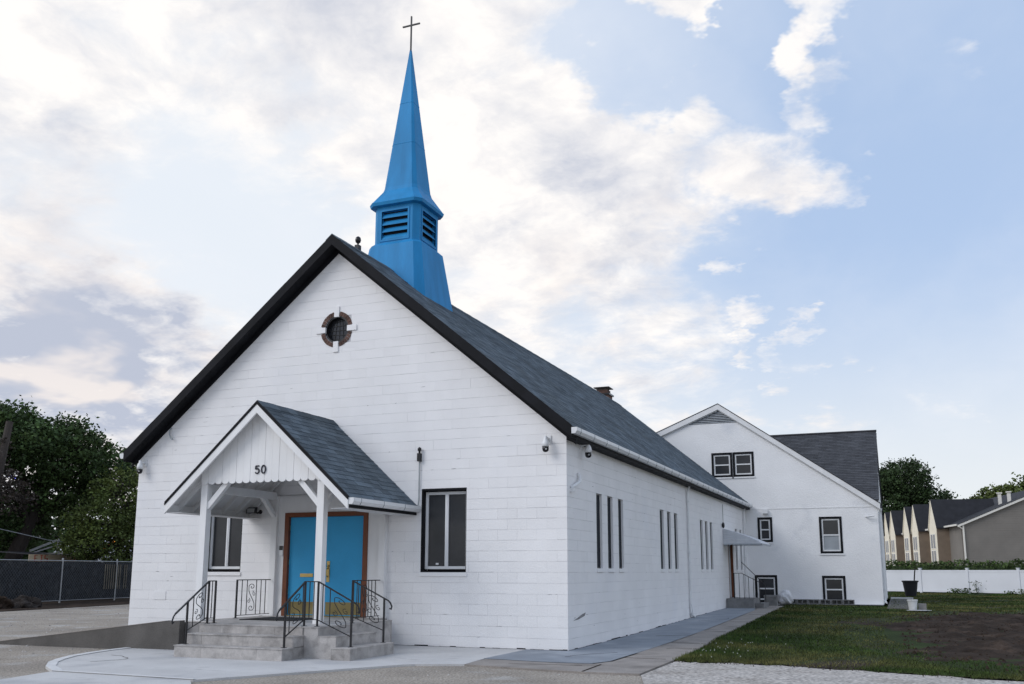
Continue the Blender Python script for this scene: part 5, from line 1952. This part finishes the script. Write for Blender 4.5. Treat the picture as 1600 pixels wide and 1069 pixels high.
RB = 7.5
RZ = EV + .42 * RB
for i in range(6):
    a0, a1 = bounds[i], bounds[i + 1]
    t = thing('town_house', names[i], 'house', TP((a0 + a1) / 2, 3, 0), 'row of cream town houses behind the hedge')
    m = MB()
    tquad(m, a0, a1, 0.02, .3, 0, EV)
    m.build('facade', 'tan' if i == 0 else 'cream', t)
    m = MB()
    if i == 0:
        for k in range(46):
            z0, z1 = k * .19, (k + 1) * .19 - .012
            if z1 < EV + .01:
                b1 = 2 * RB
                b0 = 0
            else:
                b0 = (z1 - EV) / .42
                b1 = 2 * RB - b0
            if b1 > b0 and z0 > 1.2:
                m.ext([TP(-.012, b0, z0), TP(-.012, b1, z0), TP(.0, b1, z1), TP(.0, b0, z1)], Vector(TP(.2, 0, 0)) - Vector(TP(0, 0, 0)))
        m.build('gable_siding', 'tan', t)
        m = MB()
        m.ext([TP(.01, 0, 0), TP(.01, 2 * RB, 0), TP(.01, 2 * RB, EV), TP(.01, RB, RZ), TP(.01, 0, EV)], Vector(TP(.25, 0, 0)) - Vector(TP(0, 0, 0)))
        m.build('gable_wall', 'tan', t)
        m = MB()
        m.ext([TP(-.25, -.35, EV - .10), TP(-.25, RB, RZ + .05), TP(-.25, RB, RZ - .17), TP(-.25, -.35, EV - .32)], Vector(TP(.06, 0, 0)) - Vector(TP(0, 0, 0)))
        m.build('rake_board', 'trim', t)
        m = MB()
        m.bar(TP(-.02, .1, .6), TP(-.02, .1, EV - .05), .28, .10, tn).bar(TP(.1, -.30, EV - .12), TP(-.02, .08, EV - .45), .12, .12)
        m.build('downspout', 'trim', t)
    m = MB()
    m.ext([TP(a0 - (.25 if i == 0 else 0), -.35, EV - .08), TP(a0 - (.25 if i == 0 else 0), RB, RZ + .07), TP(a0 - (.25 if i == 0 else 0), RB, RZ), TP(a0 - (.25 if i == 0 else 0), -.35, EV - .15)], Vector(TP(a1 - a0 + (.25 if i == 0 else 0), 0, 0)) - Vector(TP(0, 0, 0)))
    m.ext([TP(a0, RB, RZ + .07), TP(a0, 2 * RB, EV), TP(a0, 2 * RB, EV - .1), TP(a0, RB, RZ)], Vector(TP(a1 - a0, 0, 0)) - Vector(TP(0, 0, 0)))
    m.build('roof', 'shingle3', t)
    m = MB()
    m.bar(TP(a0, -.38, EV - .12), TP(a1, -.38, EV - .12), .12, .14)
    m.build('gutter', 'trim', t)
    # gabled bay
    c = bays[i]
    hw, pr, pk = 1.15, -1.0, EV + 2.25
    m = MB()
    m.ext([TP(c - hw, pr, 0), TP(c + hw, pr, 0), TP(c + hw, pr, EV + .1), TP(c, pr, pk), TP(c - hw, pr, EV + .1)], Vector(TP(0, .9 - pr, 0)) - Vector(TP(0, 0, 0)))
    bay = m.build('bay', 'bronze', t)
    m = MB()
    m.ext([TP(c - hw, pr - .03, 0), TP(c + hw, pr - .03, 0), TP(c + hw, pr - .03, EV + .1), TP(c, pr - .03, pk), TP(c - hw, pr - .03, EV + .1)], Vector(TP(0, .028, 0)) - Vector(TP(0, 0, 0)))
    m.build('front', 'cream', bay)
    for s in (-1, 1):
        m = MB()
        m.ext([TP(c, pr - .06, pk + .10), TP(c + s * (hw + .18), pr - .06, EV - .15), TP(c + s * (hw + .18), pr - .06, EV - .27), TP(c, pr - .06, pk - .02)], Vector(TP(0, 5.2, 0)) - Vector(TP(0, 0, 0)))
        m.build('bay_roof', 'shingle3', t)
        m = MB()
        m.ext([TP(c, pr - .09, pk + .02), TP(c + s * (hw + .18), pr - .09, EV - .22), TP(c + s * (hw + .18), pr - .09, EV - .42), TP(c, pr - .09, pk - .24)], Vector(TP(0, .05, 0)) - Vector(TP(0, 0, 0)))
        m.build('bay_trim', 'cream', t)
    for s in (-1, 1):
        for (z0, z1) in ((2.1, 3.2), (3.45, 4.6)):
            m = MB()
            u0, u1 = (c - .72, c - .06) if s < 0 else (c + .06, c + .72)
            tquad(m, u0, u1, pr - .075, pr - .031, z0 - .08, z1 + .08)
            w_ = m.build('window', 'trim', t)
            m = MB()
            tquad(m, u0 + .07, u1 - .07, pr - .085, pr - .076, z0, z1)
            m.build('pane', 'houseglass', w_)
    # cross wall dormer behind and entry porch
    o_ = c + (2.1 if i % 2 == 0 else -2.1)
    m = MB()
    dz = EV + 2.6
    m.ext([TP(o_ - .5, .7, EV), TP(o_ + .5, .7, EV), TP(o_, .7, EV + 1.75)], Vector(TP(0, .3, 0)) - Vector(TP(0, 0, 0)))
    dm = m.build('dormer', 'cream', t)
    for s in (-1, 1):
        m = MB()
        m.ext([TP(o_, .62, EV + 1.84), TP(o_ + s * .58, .62, EV - .1), TP(o_ + s * .58, .62, EV - .2), TP(o_, .62, EV + 1.74)], Vector(TP(0, 3.6, 0)) - Vector(TP(0, 0, 0)))
        m.build('dormer_roof', 'shingle3', dm)
    m = MB()
    tquad(m, o_ - .6, o_ + .6, -.06, .01, 2.3, 4.4)
    w_ = m.build('window', 'trim', t)
    m = MB()
    tquad(m, o_ - .45, o_ + .45, -.075, -.061, 2.4, 4.3)
    m.build('pane', 'houseglass', w_)
    m = MB()
    m.ext([TP(o_ - .9, -1.1, 1.75), TP(o_ - .9, -.01, 2.25), TP(o_ - .9, -.01, 2.15), TP(o_ - .9, -1.1, 1.65)], Vector(TP(1.8, 0, 0)) - Vector(TP(0, 0, 0)))
    m.build('porch_roof', 'shingle3', t)
for (px_, s_) in ((2.4, 0), (3.4, 1)):
    b_ = 6.2 + px_ * .0
    m = MB()
    q = TP(1.5 + s_ * 1.2, 4.35 - s_ * .35, RZ)
    zv = EV + .42 * 4.2
    m.box(q[0] - .13, q[0] + .13, q[1] - .13, q[1] + .13, zv - .3, zv + .85).box(q[0] - .2, q[0] + .2, q[1] - .2, q[1] + .2, zv + .85, zv + .95)
    tag(m.build('roof_vent', 'trim'), 'white vent stack on the town house roof, ' + ('nearer the frame edge' if s_ == 0 else 'left of the other one'), 'vent')
